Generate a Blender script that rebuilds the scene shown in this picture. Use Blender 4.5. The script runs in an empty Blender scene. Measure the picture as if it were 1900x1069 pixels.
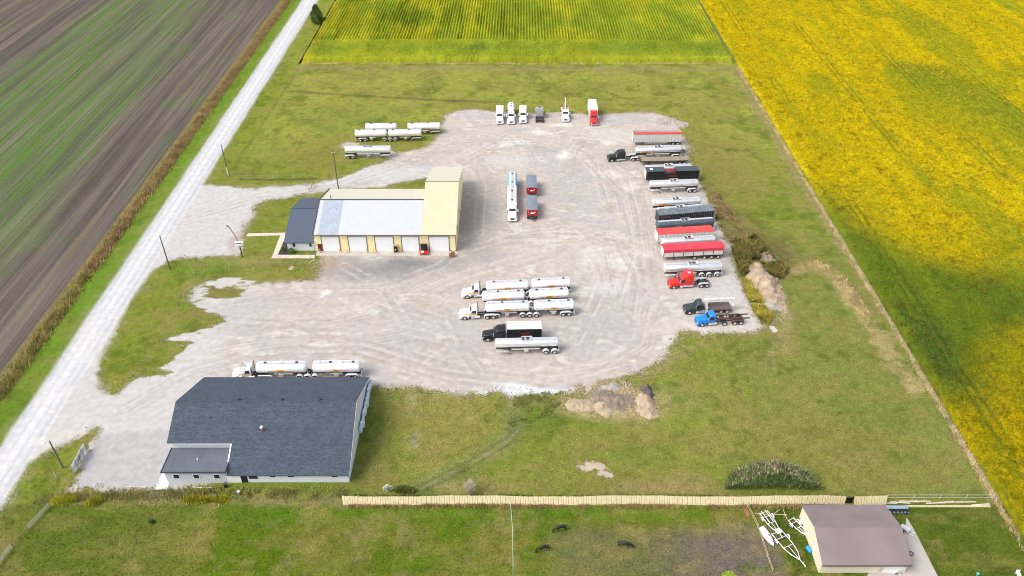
import bpy, bmesh, math, random
import numpy as np
from mathutils import Vector, Matrix
random.seed(7); rng = np.random.default_rng(11)
S = bpy.context.scene; C = S.collection
R = math.radians; PI = math.pi
# ------------------------------------------------------------------ camera, sky, sun
F_PX, CAM_H, PITCH = 1478.0, 108.0, math.atan(1109.5 / 1478.0)
cd = bpy.data.cameras.new('camera'); cam = bpy.data.objects.new('camera', cd); C.objects.link(cam)
cam.location = (0, 0, CAM_H); cam.rotation_euler = (PI/2 - PITCH, 0, 0)
cd.sensor_width = 36.0; cd.lens = F_PX / 1900 * 36.0; cd.clip_start = 1; cd.clip_end = 9000
S.camera = cam
SUN_EL, SUN_AZ = 50.0, -114.0          # azimuth clockwise from +Y (away from camera)
w = bpy.data.worlds.new('World'); S.world = w; w.use_nodes = True
nt = w.node_tree; bg = nt.nodes['Background']
sky = nt.nodes.new('ShaderNodeTexSky'); sky.sky_type = 'NISHITA'; sky.sun_disc = False
sky.sun_elevation = R(SUN_EL); sky.sun_rotation = R(SUN_AZ)
sky.air_density = 1.2; sky.dust_density = 3.0; sky.ozone_density = 1.0
hs = nt.nodes.new('ShaderNodeHueSaturation'); hs.inputs['Saturation'].default_value = 0.42
nt.links.new(sky.outputs[0], hs.inputs['Color']); nt.links.new(hs.outputs[0], bg.inputs[0]); bg.inputs[1].default_value = 0.15
sl = bpy.data.lights.new('sun', 'SUN'); sun = bpy.data.objects.new('sun', sl); C.objects.link(sun)
sl.energy = 1.25; sl.angle = R(26); sl.color = (1.0, 0.93, 0.83)
sd = Vector((math.sin(R(SUN_AZ))*math.cos(R(SUN_EL)), math.cos(R(SUN_AZ))*math.cos(R(SUN_EL)), math.sin(R(SUN_EL))))
sun.rotation_euler = sd.to_track_quat('Z', 'Y').to_euler(); sun.location = sd*300
S.view_settings.view_transform = 'Standard'; S.view_settings.look = 'None'
S.view_settings.exposure = 0.82; S.view_settings.gamma = 1.0
S.render.engine = 'CYCLES'; S.cycles.filter_width = 1.0

# ------------------------------------------------------------------ ground lookup (photo survey point -> metres)
def G(px, py, z=0.0):
    u = (px-950)/F_PX; v = (534.5-py)/F_PX
    dy = math.cos(PITCH)+v*math.sin(PITCH); dz = -math.sin(PITCH)+v*math.cos(PITCH)
    t = (z-CAM_H)/dz
    return Vector((u*t, dy*t, z))

# ------------------------------------------------------------------ materials
MATS = {}
def mat(name, col, rough=0.6, metal=0.0, var=0.12, scale=1.2, dirt=0.0, dirtcol=(.22,.18,.14), bump=0.0, bscale=8.0, stripes=None, alpha=None, spec=None):
    if name in MATS: return MATS[name]
    m = bpy.data.materials.new(name); m.use_nodes = True; MATS[name] = m
    t = m.node_tree; n = t.nodes; L = t.links; b = n['Principled BSDF']
    b.inputs['Roughness'].default_value = rough; b.inputs['Metallic'].default_value = metal
    if spec is not None: b.inputs['Specular IOR Level'].default_value = spec
    tc = n.new('ShaderNodeTexCoord'); oi = n.new('ShaderNodeObjectInfo')
    add = n.new('ShaderNodeVectorMath'); add.operation = 'ADD'
    mul = n.new('ShaderNodeVectorMath'); mul.operation = 'SCALE'; mul.inputs['Scale'].default_value = 37.0
    cmb = n.new('ShaderNodeCombineXYZ')
    for i in range(3): L.new(oi.outputs['Random'], cmb.inputs[i])
    L.new(cmb.outputs[0], mul.inputs[0]); L.new(tc.outputs['Object'], add.inputs[0]); L.new(mul.outputs[0], add.inputs[1])
    no = n.new('ShaderNodeTexNoise'); no.inputs['Scale'].default_value = scale; no.inputs['Detail'].default_value = 5
    L.new(add.outputs[0], no.inputs['Vector'])
    mr = n.new('ShaderNodeMapRange'); mr.inputs[1].default_value = .3; mr.inputs[2].default_value = .7
    mr.inputs[3].default_value = 1-var; mr.inputs[4].default_value = 1+var*.6; L.new(no.outputs[0], mr.inputs[0])
    mx = n.new('ShaderNodeMix'); mx.data_type = 'RGBA'; mx.blend_type = 'MULTIPLY'; mx.inputs[0].default_value = 1
    mx.inputs[6].default_value = (*col, 1); L.new(mr.outputs[0], mx.inputs[7])
    out = mx.outputs[2]
    if stripes:        # (axis, period m, dark factor): rib lines of sheet metal / boards
        ax, per, dk = stripes
        sp = n.new('ShaderNodeSeparateXYZ'); L.new(tc.outputs['Object'], sp.inputs[0])
        m1 = n.new('ShaderNodeMath'); m1.operation = 'MULTIPLY'; m1.inputs[1].default_value = 1/per; L.new(sp.outputs[ax], m1.inputs[0])
        m2 = n.new('ShaderNodeMath'); m2.operation = 'FRACT'; L.new(m1.outputs[0], m2.inputs[0])
        m3 = n.new('ShaderNodeMath'); m3.operation = 'LESS_THAN'; m3.inputs[1].default_value = .16; L.new(m2.outputs[0], m3.inputs[0])
        mm = n.new('ShaderNodeMix'); mm.data_type = 'RGBA'; mm.blend_type = 'MULTIPLY'
        mm.inputs[7].default_value = (dk, dk, dk, 1); L.new(m3.outputs[0], mm.inputs[0]); L.new(out, mm.inputs[6]); out = mm.outputs[2]
    if dirt:
        n2 = n.new('ShaderNodeTexNoise'); n2.inputs['Scale'].default_value = scale*.8; n2.inputs['Detail'].default_value = 8; n2.inputs['Roughness'].default_value = .7
        L.new(add.outputs[0], n2.inputs['Vector'])
        r2 = n.new('ShaderNodeMapRange'); r2.inputs[1].default_value = .48; r2.inputs[2].default_value = .72; r2.inputs[3].default_value = 0; r2.inputs[4].default_value = dirt
        L.new(n2.outputs[0], r2.inputs[0])
        m4 = n.new('ShaderNodeMix'); m4.data_type = 'RGBA'; m4.inputs[7].default_value = (*dirtcol, 1)
        L.new(r2.outputs[0], m4.inputs[0]); L.new(out, m4.inputs[6]); out = m4.outputs[2]
        rr = n.new('ShaderNodeMapRange'); rr.inputs[3].default_value = rough; rr.inputs[4].default_value = min(1, rough+.4); L.new(r2.outputs[0], rr.inputs[0]); L.new(rr.outputs[0], b.inputs['Roughness'])
    L.new(out, b.inputs['Base Color'])
    if bump:
        nb = n.new('ShaderNodeTexNoise'); nb.inputs['Scale'].default_value = bscale; nb.inputs['Detail'].default_value = 6
        L.new(tc.outputs['Object'], nb.inputs['Vector'])
        bp = n.new('ShaderNodeBump'); bp.inputs['Strength'].default_value = bump; bp.inputs['Distance'].default_value = .1
        L.new(nb.outputs[0], bp.inputs['Height']); L.new(bp.outputs[0], b.inputs['Normal'])
    return m
def foliage(name, c1, c2, c3=None, rough=.7):
    if name in MATS: return MATS[name]
    m = bpy.data.materials.new(name); m.use_nodes = True; MATS[name] = m
    t = m.node_tree; n = t.nodes; L = t.links; b = n['Principled BSDF']; b.inputs['Roughness'].default_value = rough
    b.inputs['Specular IOR Level'].default_value = .2
    g = n.new('ShaderNodeNewGeometry'); cr = n.new('ShaderNodeValToRGB'); L.new(g.outputs['Random Per Island'], cr.inputs[0])
    e = cr.color_ramp.elements; br = lambda c_: tuple(min(.9, v_*1.55) for v_ in c_)
    e[0].color = (*br(c1), 1); e[1].color = (*br(c2), 1)
    if c3: q = e.new(.5); q.color = (*br(c3), 1)
    no = n.new('ShaderNodeTexNoise'); no.inputs['Scale'].default_value = .35; no.inputs['Detail'].default_value = 3
    L.new(g.outputs['Position'], no.inputs['Vector'])
    mr = n.new('ShaderNodeMapRange'); mr.inputs[1].default_value = .3; mr.inputs[2].default_value = .7; mr.inputs[3].default_value = .65; mr.inputs[4].default_value = 1.3; L.new(no.outputs[0], mr.inputs[0])
    mx = n.new('ShaderNodeMix'); mx.data_type = 'RGBA'; mx.blend_type = 'MULTIPLY'; mx.inputs[0].default_value = 1
    L.new(cr.outputs[0], mx.inputs[6]); L.new(mr.outputs[0], mx.inputs[7]); L.new(mx.outputs[2], b.inputs['Base Color'])
    return m

# ------------------------------------------------------------------ mesh builder
class MB:
    def __init__(s): s.v = []; s.f = []
    def add(s, vs, fs):
        o = len(s.v); s.v += [tuple(v) for v in vs]; s.f += [tuple(i+o for i in f) for f in fs]; return s
    def box(s, x0, x1, y0, y1, z0, z1):
        return s.add([(x0,y0,z0),(x1,y0,z0),(x1,y1,z0),(x0,y1,z0),(x0,y0,z1),(x1,y0,z1),(x1,y1,z1),(x0,y1,z1)],
                     [(3,2,1,0),(4,5,6,7),(0,1,5,4),(1,2,6,5),(2,3,7,6),(3,0,4,7)])
    def tube(s, p, q, r, r2=None, n=8):
        p = Vector(p); q = Vector(q); r2 = r if r2 is None else r2
        d = (q-p).normalized(); a = d.orthogonal().normalized(); b = d.cross(a)
        vs = []
        for c, rr in ((p, r), (q, r2)):
            for i in range(n):
                t = 2*PI*i/n; vs.append(c+a*rr*math.cos(t)+b*rr*math.sin(t))
        fs = [(i, (i+1)%n, n+(i+1)%n, n+i) for i in range(n)]+[tuple(range(n-1,-1,-1)), tuple(range(n, 2*n))]
        return s.add(vs, fs)
    def path(s, pts, r, n=6):
        for a, b in zip(pts[:-1], pts[1:]): s.tube(a, b, r, n=n)
        return s
    def prism(s, prof, y0, y1, ax='y'):      # polygon in x,z extruded along y (or in y,z along x)
        n = len(prof)
        if ax == 'y': vs = [(a, y0, b) for a, b in prof]+[(a, y1, b) for a, b in prof]
        else: vs = [(y0, a, b) for a, b in prof]+[(y1, a, b) for a, b in prof]
        fs = [(i, (i+1)%n, n+(i+1)%n, n+i) for i in range(n)]+[tuple(range(n-1,-1,-1)), tuple(range(n, 2*n))]
        return s.add(vs, fs)
    def loft(s, rings):
        n = len(rings[0]); vs = [p for r in rings for p in r]; fs = []
        for k in range(len(rings)-1):
            for i in range(n): fs.append((k*n+i, k*n+(i+1)%n, (k+1)*n+(i+1)%n, (k+1)*n+i))
        fs.append(tuple(range(n-1,-1,-1))); fs.append(tuple((len(rings)-1)*n+i for i in range(n)))
        return s.add(vs, fs)
    def body(s, st, n=3):                    # st: (x, halfwidth, z0, z1, r) rounded boxes along x
        rings = []
        for x, hw, z0, z1, r in st:
            ring = []
            for cx, cz, a0 in ((hw-r, z1-r, 0), (-(hw-r), z1-r, 90), (-(hw-r), z0+r, 180), (hw-r, z0+r, 270)):
                for i in range(n): a = R(a0+90*i/(n-1)); ring.append((x, cx+r*math.cos(a), cz+r*math.sin(a)))
            rings.append(ring)
        return s.loft(rings)
    def tank(s, st, n=28, p=2.2):            # st: (x, ry, rz, zc) superellipse along x
        rings = []
        for x, ry, rz, zc in st:
            rings.append([(x, ry*math.copysign(abs(math.cos(2*PI*i/n))**(2/p), math.cos(2*PI*i/n)), zc+rz*math.copysign(abs(math.sin(2*PI*i/n))**(2/p), math.sin(2*PI*i/n))) for i in range(n)])
        return s.loft(rings)
    def quads(s, q):                          # flat panels given as 4-point lists
        for pts in q: s.add(pts, [tuple(range(len(pts)))])
        return s
    def slab(s, pts, nrm, t):
        n = Vector(nrm).normalized()*t; k = len(pts)
        vs = [Vector(p) for p in pts]; vs += [v+n for v in vs]
        return s.add(vs, [tuple(range(k-1,-1,-1)), tuple(range(k, 2*k))]+[(i, (i+1)%k, k+(i+1)%k, k+i) for i in range(k)])
    def mesh(s, name, smooth=0):
        me = bpy.data.meshes.new(name); me.from_pydata(s.v, [], s.f); me.validate()
        bm = bmesh.new(); bm.from_mesh(me); bmesh.ops.recalc_face_normals(bm, faces=bm.faces); bm.to_mesh(me); bm.free()
        if smooth:
            me.shade_smooth(); me.set_sharp_from_angle(angle=R(smooth))
        return me
    def build(s, name, m, parent=None, smooth=0, bevel=0):
        me = s.mesh(name, smooth)
        if bevel:
            bm = bmesh.new(); bm.from_mesh(me)
            bmesh.ops.bevel(bm, geom=[e for e in bm.edges if len(e.link_faces) == 2 and e.calc_face_angle(0) > R(25)], offset=bevel, segments=2, affect='EDGES', profile=.6)
            bm.to_mesh(me); bm.free(); me.shade_smooth(); me.set_sharp_from_angle(angle=R(40))
        me.materials.append(m)
        o = bpy.data.objects.new(name, me); C.objects.link(o)
        if parent: o.parent = parent
        return o
def tag(o, label, cat, group=None, kind=None):
    if label: o['label'] = label
    if cat: o['category'] = cat
    if group: o['group'] = group
    if kind: o['kind'] = kind
    return o
def empty(name, label, cat, group=None, loc=(0,0,0), rz=0.0):
    o = bpy.data.objects.new(name, None); C.objects.link(o); o.location = loc; o.rotation_euler = (0,0,rz); o.empty_display_size = .5
    return tag(o, label, cat, group)

# base palette
WHITE = mat('white_paint', (.78,.78,.78), .35, 0, .05, .6, dirt=.25, dirtcol=(.5,.47,.42))
OFFW = mat('aged_white_paint', (.66,.65,.60), .45, 0, .08, .6, dirt=.35, dirtcol=(.42,.38,.32))
CREAMT = mat('cream_tank_paint', (.70,.68,.60), .4, 0, .06, .5, dirt=.3, dirtcol=(.45,.38,.28))
ALU = mat('polished_aluminium', (.86,.86,.87), .28, .72, .08, .8, dirt=.22, dirtcol=(.5,.48,.45))
ALU2 = mat('dull_aluminium', (.74,.74,.75), .38, .6, .10, .8, dirt=.3, dirtcol=(.4,.37,.33))
STEEL = mat('dark_chassis_steel', (.035,.036,.04), .6, .1, .3, 1.5, dirt=.4)
CHROME = mat('chrome_trim', (.75,.75,.76), .2, .9, .03, 2)
BLACK = mat('black_paint', (.012,.013,.016), .28, 0, .2, 1, dirt=.12, dirtcol=(.12,.11,.10))
RUB = mat('tyre_rubber', (.018,.018,.019), .85, 0, .2, 3, dirt=.35, dirtcol=(.16,.14,.12))
RIM = mat('wheel_rim_aluminium', (.62,.62,.62), .35, .5, .05, 3, dirt=.2)
GLASS = mat('dark_window_glass', (.02,.028,.036), .08, 0, 0, 1)
REDP = mat('red_paint', (.62,.022,.018), .3, 0, .05, 1, dirt=.1)
REDT = mat('red_tarpaulin', (.66,.055,.05), .6, 0, .12, .7, dirt=.12, dirtcol=(.6,.3,.26), bump=.3, bscale=3)
ORANGE = mat('orange_yellow_decal', (.85,.42,.02), .5, 0, .04)
ORNG2 = mat('orange_stripe_decal', (.75,.22,.06), .5, 0, .04)
LAMP = mat('lamp_lens', (.7,.68,.6), .15, 0, .02)
REDL = mat('red_lens', (.4,.01,.01), .25)
DECK = mat('weathered_plank_deck', (.40,.34,.26), .85, 0, .25, 1.5, dirt=.4, bump=.4)
CONC = mat('concrete', (.46,.43,.38), .9, 0, .15, .5, dirt=.35, dirtcol=(.3,.26,.22), bump=.2)

# ------------------------------------------------------------------ wheel parts shared by all vehicles
def make_wheel(r, wd):
    t = MB(); n = 24; prof = [(r*.60,-wd/2),(r*.93,-wd/2),(r,-wd*.36),(r,wd*.36),(r*.93,wd/2),(r*.60,wd/2)]
    rings = [[(pr*math.cos(2*PI*i/n), y, pr*math.sin(2*PI*i/n)) for i in range(n)] for pr, y in prof]
    t.loft(rings); ty = t.mesh('tyre', 35); ty.materials.append(RUB)
    m = MB(); prof = [(r*.59,-wd/2-.006),(r*.50,-wd/2+.02),(r*.42,-wd*.28),(r*.2,-wd*.28),(r*.18,-wd*.5),(r*.02,-wd*.5)]
    for sg in (1,-1):
        rings = [[(pr*math.cos(2*PI*i/n), y*sg, pr*math.sin(2*PI*i/n)) for i in range(n)] for pr, y in prof]
        m.loft(rings)
    ri = m.mesh('rim', 35); ri.materials.append(RIM)
    return ty, ri
WH = {}
def wheel(parent, x, y, r=.52, wd=.28):
    if (r, wd) not in WH: WH[(r, wd)] = make_wheel(r, wd)
    ty, ri = WH[(r, wd)]
    o = bpy.data.objects.new('wheel', ty); C.objects.link(o); o.parent = parent; o.location = (x, y, r)
    q = bpy.data.objects.new('rim', ri); C.objects.link(q); q.parent = o
    return o
def axle_wheels(p, xs, dual=True, r=.52):
    wd = .56 if dual else .30
    for x in xs:
        for sg in (1, -1): wheel(p, x, sg*(1.28-wd/2), r, wd)
def fender(p, x0, x1, m=WHITE, z=.52, r=.66, name='fender'):
    for sg in (1, -1):
        b = MB(); pts = []
        k = 6
        for i in range(k+1): a = PI-PI/2*i/k; pts.append((x0+r*math.cos(a), z+r*math.sin(a)))
        for i in range(k+1): a = PI/2-PI/2*i/k; pts.append((x1+r*math.cos(a), z+r*math.sin(a)))
        inn = [(x0+(px-x0)*.95 if px < x0 else (x1+(px-x1)*.95 if px > x1 else px), z+(pz-z)*.94) for px, pz in pts]
        for i in range(len(pts)-1):
            y0, y1 = (.68, 1.29) if sg > 0 else (-1.29, -.68)
            b.add([(pts[i][0],y0,pts[i][1]),(pts[i+1][0],y0,pts[i+1][1]),(pts[i+1][0],y1,pts[i+1][1]),(pts[i][0],y1,pts[i][1]),
                   (inn[i][0],y0,inn[i][1]),(inn[i+1][0],y0,inn[i+1][1]),(inn[i+1][0],y1,inn[i+1][1]),(inn[i][0],y1,inn[i][1])],
                  [(0,1,2,3),(7,6,5,4),(0,4,5,1),(2,6,7,3),(1,5,6,2),(3,7,4,0)])
        b.build(name, m, p, 40)
def letters(x0, x1, z0, z1, y, sg, m, p, slant=0.15, name='lettering'):
    """small block lettering strokes on a side panel (unreadable from the air, as in the photo)"""
    b = MB(); h = z1-z0; cw = h*.62; n = max(3, int((x1-x0)/(cw*1.25))); rs = random.Random(int(abs(x0*77+z0*13)))
    for i in range(n):
        cx = x0+(x1-x0)*(i+.1)/n; ww = (x1-x0)/n*.72; hh = h*(1 if i == 0 else rs.choice((.68,.68,.9)))
        k = rs.randint(0, 3); t = ww*.28
        parts = [(0,t,0,hh)]
        if k in (0,1): parts.append((ww-t, ww, 0, hh*.95))
        if k in (0,2,3): parts.append((t, ww, hh-t, hh))
        if k in (1,2): parts.append((t, ww-t*(k==1), hh*.45, hh*.45+t))
        if k in (2,3): parts.append((t, ww, 0, t))
        for a, c, d, e in parts:
            f = lambda xx, zz: (cx+xx+slant*zz, y+sg*.012, z0+zz)
            b.add([f(a,d), f(c,d), f(c,e), f(a,e)], [(0,1,2,3)])
    return b.build(name, m, p)

# ------------------------------------------------------------------ road tractor (front +x)
def tractor(root, L, paint, sleeper=1.2, top=3.1, stripe=None, stacks=2, nose=2.3, chass=STEEL, fend=None, roofgrey=None, vis=True):
    xf, xr = L/2, -L/2
    p = root
    xc = xf-nose; xd = xc-1.55; xs = xd-sleeper     # hood end, cab end, sleeper end
    b = MB()
    for sg in (1,-1): b.box(xr, xf-.5, sg*.42-.05, sg*.42+.05, .62, .88)
    for x in (xr+.05, xr+1.2, xr+2.2, xs-.3): b.box(x, x+.12, -.38, .38, .64, .84)
    for x in (xr+.8, xr+2.1): b.tube((x,-.9,.52),(x,.9,.52), .10)
    b.tube((xf-1.15,-.95,.5),(xf-1.15,.95,.5), .07)
    b.build('chassis_frame', chass, p)
    MB().prism([(xr+2.3,.9),(xr+.8,.9),(xr+.45,.78),(xr+.45,.90),(xr+.8,1.08),(xr+1.5,1.12),(xr+2.3,1.08)], -.45,.45).build('fifth_wheel', STEEL, p)
    # hood
    MB().body([(xf-.02,.72,.55,1.28,.10),(xf-.12,.84,.50,1.42,.14),(xf-.6,.92,.62,1.55,.16),(xc+.3,.96,.70,1.74,.14),(xc-.05,1.0,.72,1.80,.10)], 4).build('hood', paint, p, 50)
    for sg in (1,-1):      # front fenders, part of the hood moulding
        pts = []
        for i in range(9): a = PI*i/8; pts.append((xf-1.15+.66*math.cos(a), .52+.66*math.sin(a)))
        y0, y1 = (.72,1.22) if sg > 0 else (-1.22,-.72)
        MB().prism([(xf-.10,.5),(xf-.12,.95)]+pts[2:7]+[(xf-2.0,1.1),(xf-2.0,.55),(xf-1.74,.55)]+[(xf-1.15-.58*math.cos(PI*i/8), .52+.58*math.sin(PI*i/8)) for i in range(1,8)]+[(xf-.5,.5)], y0, y1).build('front_fender', paint, p)
        MB().prism([(xf-.08,.80),(xf-.30,.80),(xf-.36,1.06),(xf-.14,1.03)], sg*.80-.17 if sg>0 else sg*.80-.17, sg*.80+.17).build('headlight', LAMP, p)
    g = MB().box(xf-.02, xf+.02, -.48,.48,.62,1.22)
    g.build('grille', mat('grille_metal', (.16,.16,.17), .35, .7, .1, stripes=(1,.12,.3)), p)
    MB().body([(xf-.22,1.15,.36,.66,.08),(xf+.06,1.05,.36,.66,.08),(xf+.12,.85,.38,.64,.06)]).build('bumper', CHROME if paint != WHITE else WHITE, p, 40)
    # cab
    hc = 2.75 if top < 3.3 else 2.85
    MB().body([(xc+.05,1.04,.85,1.78,.08),(xc-.42,1.04,.80,2.45,.14),(xc-.62,1.03,.80,hc-.06,.18),(xc-1.0,1.05,.80,hc,.18),(xd,1.08,.80,hc+.02,.16)], 4).build('cab', paint, p, 45)
    if sleeper > .2:
        z1 = top; zf = hc+.04
        MB().body([(xd+.85,.94,hc-.15,hc+.03,.08),(xd+.25,1.02,hc-.3,(z1+hc)/2+.12,.14),(xd-.02,1.10,.85,z1-.10,.16),(xd-.35,1.16,.78,z1,.16),(xs+.1,1.18,.78,z1+.02,.16),(xs,1.16,.80,z1-.02,.14)], 4).build('sleeper', paint if not roofgrey else roofgrey, p, 45)
    # glass
    sl = (2.40-1.84)/.40
    MB().slab([(xc-.02,-.84,1.86),(xc-.02,.84,1.86),(xc-.40,.80,2.40),(xc-.40,-.80,2.40)], (1,0,.7), .05).build('windshield', GLASS, p)
    for sg in (1,-1):
        y = sg*1.045
        MB().slab([(xc-.34,y,1.72),(xc-1.30,y,1.62),(xc-1.30,y,2.36),(xc-.58,y,2.36)], (0,sg,0), .035).build('side_window', GLASS, p)
        m = MB(); m.tube((xc-.18,sg*1.02,1.75),(xc-.02,sg*1.38,1.85), .025, n=5).tube((xc-.18,sg*1.02,2.35),(xc-.02,sg*1.38,2.35), .025, n=5)
        m.box(xc-.08, xc+.06, sg*1.38-.12, sg*1.38+.12, 1.75, 2.42); m.build('mirror', CHROME if paint != WHITE else WHITE, p)
        MB().tube((xc-1.0,sg*.88,.62),(xs-.1 if sleeper>.2 else xd-.5,sg*.88,.62), .33, n=14).build('fuel_tank', CHROME if stripe is None else ALU, p, 40)
        MB().box(xc-.25, xc-.95, sg*.70, sg*1.15, .35, .80).build('step', ALU, p)
        if stacks:
            xx = xs-.18 if sleeper > .2 else xd-.2
            MB().tube((xx,sg*.98,1.0),(xx,sg*.98,top-.1), .08, n=8).tube((xx,sg*.98,top-.1),(xx-.08,sg*.98,top+.35), .07, n=8).build('exhaust_stack', CHROME if paint != WHITE else STEEL, p, 40)
        if stripe:
            MB().slab([(xf-.9,sg*.985,1.30),(xc,sg*1.07,1.30),(xc,sg*1.07,1.52),(xf-1.3,sg*.985,1.46)], (0,sg,0), .02).add([(xc,sg*1.09,1.30),(xd+.1,sg*1.10,1.34),(xd+.1,sg*1.10,1.54),(xc,sg*1.09,1.52)], [(0,1,2,3)]).build('stripe', stripe, p)
    wheel(p, xf-1.15, 1.06, .52, .30); wheel(p, xf-1.15, -1.06, .52, .30)
    axle_wheels(p, (xr+.75, xr+2.08))
    if fend: fender(p, xr+.75, xr+2.08, fend)
    for sg in (1,-1): MB().box(xr-.03, xr, sg*.6-.15, sg*.6+.15, .62, .74).build('tail_lamp', REDL, p)
    return xs, xr

# ------------------------------------------------------------------ tank trailer
def tank_trailer(root, L, m, ry=1.2, rz=.85, zc=2.35, p=2.3, axles=(.8,2.1), front_axles=(), hatches=3, rail=True, band=None, dome=False,
                 fend=WHITE, logo=None, walkway=True, nb=4, legs=True, placard=None, rearladder=True, stripe=None, tail_drop=0.0, cap=.45, kin=1.2, blue=None, hoses=True, tub=False, drop=True, walkmat=None):
    xf, xr = L/2, -L/2
    def zcat(x): return zc+tail_drop*(x-xr)/L-tail_drop*.5
    st = [(xr,ry*.35,rz*.35,zcat(xr)),(xr+.06,ry*.7,rz*.7,zcat(xr)),(xr+cap*.45,ry*.93,rz*.93,zcat(xr)),(xr+cap,ry,rz,zcat(xr)),(xf-cap,ry,rz,zcat(xf)),(xf-cap*.45,ry*.93,rz*.93,zcat(xf)),(xf-.06,ry*.7,rz*.7,zcat(xf)),(xf,ry*.35,rz*.35,zcat(xf))]
    MB().tank(st, 32, p).build('tank', m, root, 50)
    def arc(x0, x1, a0, a1, off, k=8):
        b = MB()
        for sg in (1, -1):
            for i in range(k):
                q = []
                for a, x in ((a0+(a1-a0)*i/k, x0),(a0+(a1-a0)*i/k, x1),(a0+(a1-a0)*(i+1)/k, x1),(a0+(a1-a0)*(i+1)/k, x0)):
                    c, s_ = math.cos(R(a)), math.sin(R(a))
                    q.append((x, sg*(ry+off)*math.copysign(abs(c)**(2/p), c), zcat(x)+(rz+off)*math.copysign(abs(s_)**(2/p), s_)))
                b.add(q, [(0,1,2,3)])
        return b
    for i in range(nb):
        x = xr+cap+(L-2*cap)*i/(nb-1)
        b = MB(); b.tank([(x-.04,ry+.025,rz+.025,zcat(x)),(x+.04,ry+.025,rz+.025,zcat(x))], 32, p); b.build('tank_band', band or m, root, 50)
    zt = zc+rz
    if walkway:
        MB().box(xr+cap, xf-cap, -.30, .30, zt-.01+abs(tail_drop)*.3, zt+.05+abs(tail_drop)*.3).build('walkway', walkmat or ALU2, root)
        if rail:
            b = MB()
            for yy in (.42,): b.path([(xr+.4,yy,zt-.1),(xr+.4,yy,zt+.24),(xf-.4,yy,zt+.24),(xf-.4,yy,zt-.1)], .03, 5)
            b.path([(xr+.4,-.42,zt-.1),(xr+.4,-.42,zt+.14),(xf-.4,-.42,zt+.14),(xf-.4,-.42,zt-.1)], .03, 5)
            b.build('top_rail', ALU, root)
    for i in range(hatches):
        x = xr+L*(i+.6)/(hatches+.2)
        MB().tube((x,0,zt),(x,0,zt+.16), .27, n=14).tube((x,0,zt+.16),(x,0,zt+.2), .2, n=14).build('hatch', STEEL if i % 2 == 0 else ALU2, root, 40)
    if dome:
        b = MB()
        for sg in (1,-1): b.box(-1.1,1.1, sg*.62-.02, sg*.62+.02, zt-.12, zt+.20)
        for xx in (-1.1,1.1): b.box(xx-.02,xx+.02,-.64,.64,zt-.06,zt+.20)
        b.build('spill_tray', ALU, root)
        MB().tube((-.2,0,zt-.05),(-.2,0,zt+.22), .33, n=16).tube((-.2,0,zt+.22),(-.2,0,zt+.30), .28, .1, n=16).build('manhole', STEEL, root, 40)
        MB().box(.45,.95,-.3,.3,zt,zt+.1).build('valve_box', STEEL, root)
    # frame
    b = MB()
    for sg in (1,-1):
        b.box(xr+.1, xr+axles[-1]+1.2, sg*.45-.06, sg*.45+.06, .78, zc-rz*.8)
        b.box(xf-3.2 if drop else xf-2.2, xf-.3, sg*.45-.06, sg*.45+.06, 1.12, zc-rz*.8)
        b.box(xr+.1, xf-.3, sg*.5-.04, sg*.5+.04, zc-rz-.06, zc-rz+.16)
    for x in axles: b.tube((xr+x,-.9,.52),(xr+x,.9,.52), .08)
    for x in front_axles: b.tube((xf-x,-.9,.52),(xf-x,.9,.52), .08)
    b.build('subframe', STEEL, root)
    axle_wheels(root, [xr+x for x in axles]); axle_wheels(root, [xf-x for x in front_axles])
    if fend:
        if len(axles) == 2: fender(root, xr+axles[0], xr+axles[1], fend)
        else:
            for x in axles: fender(root, xr+x, xr+x, fend)
        for x in front_axles: fender(root, xf-x, xf-x, fend)
    if drop:   # front skirt over the tractor drive wheels
        for sg in (1,-1): MB().prism([(xf-.3,1.15),(xf-2.6,1.15),(xf-2.95,1.0),(xf-3.05,.62),(xf-2.92,.62),(xf-2.8,.98),(xf-2.55,1.07),(xf-.3,1.07)], sg*1.26-.3 if sg>0 else -1.28, 1.28 if sg>0 else -1.26+.3).build('front_skirt', fend or ALU, root)
    if legs:
        for sg in (1,-1): MB().box(xf-3.0, xf-2.86, sg*.7-.06, sg*.7+.06, .04, 1.2).box(xf-3.08,xf-2.78,sg*.7-.14,sg*.7+.14,0,.05).build('landing_leg', STEEL, root)
    b = MB(); b.box(xr-.12,xr-.04,-1.2,1.2,.55,.72)
    for sg in (1,-1): b.box(xr-.12,xr+.3,sg*.9-.05,sg*.9+.05,.72,1.0)
    b.build('rear_bumper', ALU2, root)
    for sg in (1,-1): MB().box(xr-.15,xr-.12,sg*.95-.16,sg*.95+.16,.58,.68).build('tail_lamp', REDL, root)
    if rearladder:
        b = MB()
        for yy in (.25,.65): b.path([(xr-.08,yy,.8),(xr-.08,yy,zt-.1),(xr+.35,yy,zt+.22)], .025, 5)
        for k in range(7): z = .95+k*.3; b.tube((xr-.08,.25,z),(xr-.08,.65,z), .02, n=5)
        b.build('ladder', ALU, root)
    if hoses:
        for sg in (1,-1): MB().tube((xr+axles[-1]+1.3,sg*.95,zc-rz-.05),(xf-3.4,sg*.95,zc-rz-.05), .11, n=8).build('hose_tube', ALU2, root, 40)
        for sg in (1,-1): MB().box(-.3,.55,sg*.85-.3,sg*.85+.3,.75,1.25).build('valve_cabinet', ALU2, root)
        MB().box(1.0,1.4,-.5,.5,.8,1.4).build('discharge_valve', STEEL, root)
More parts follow.
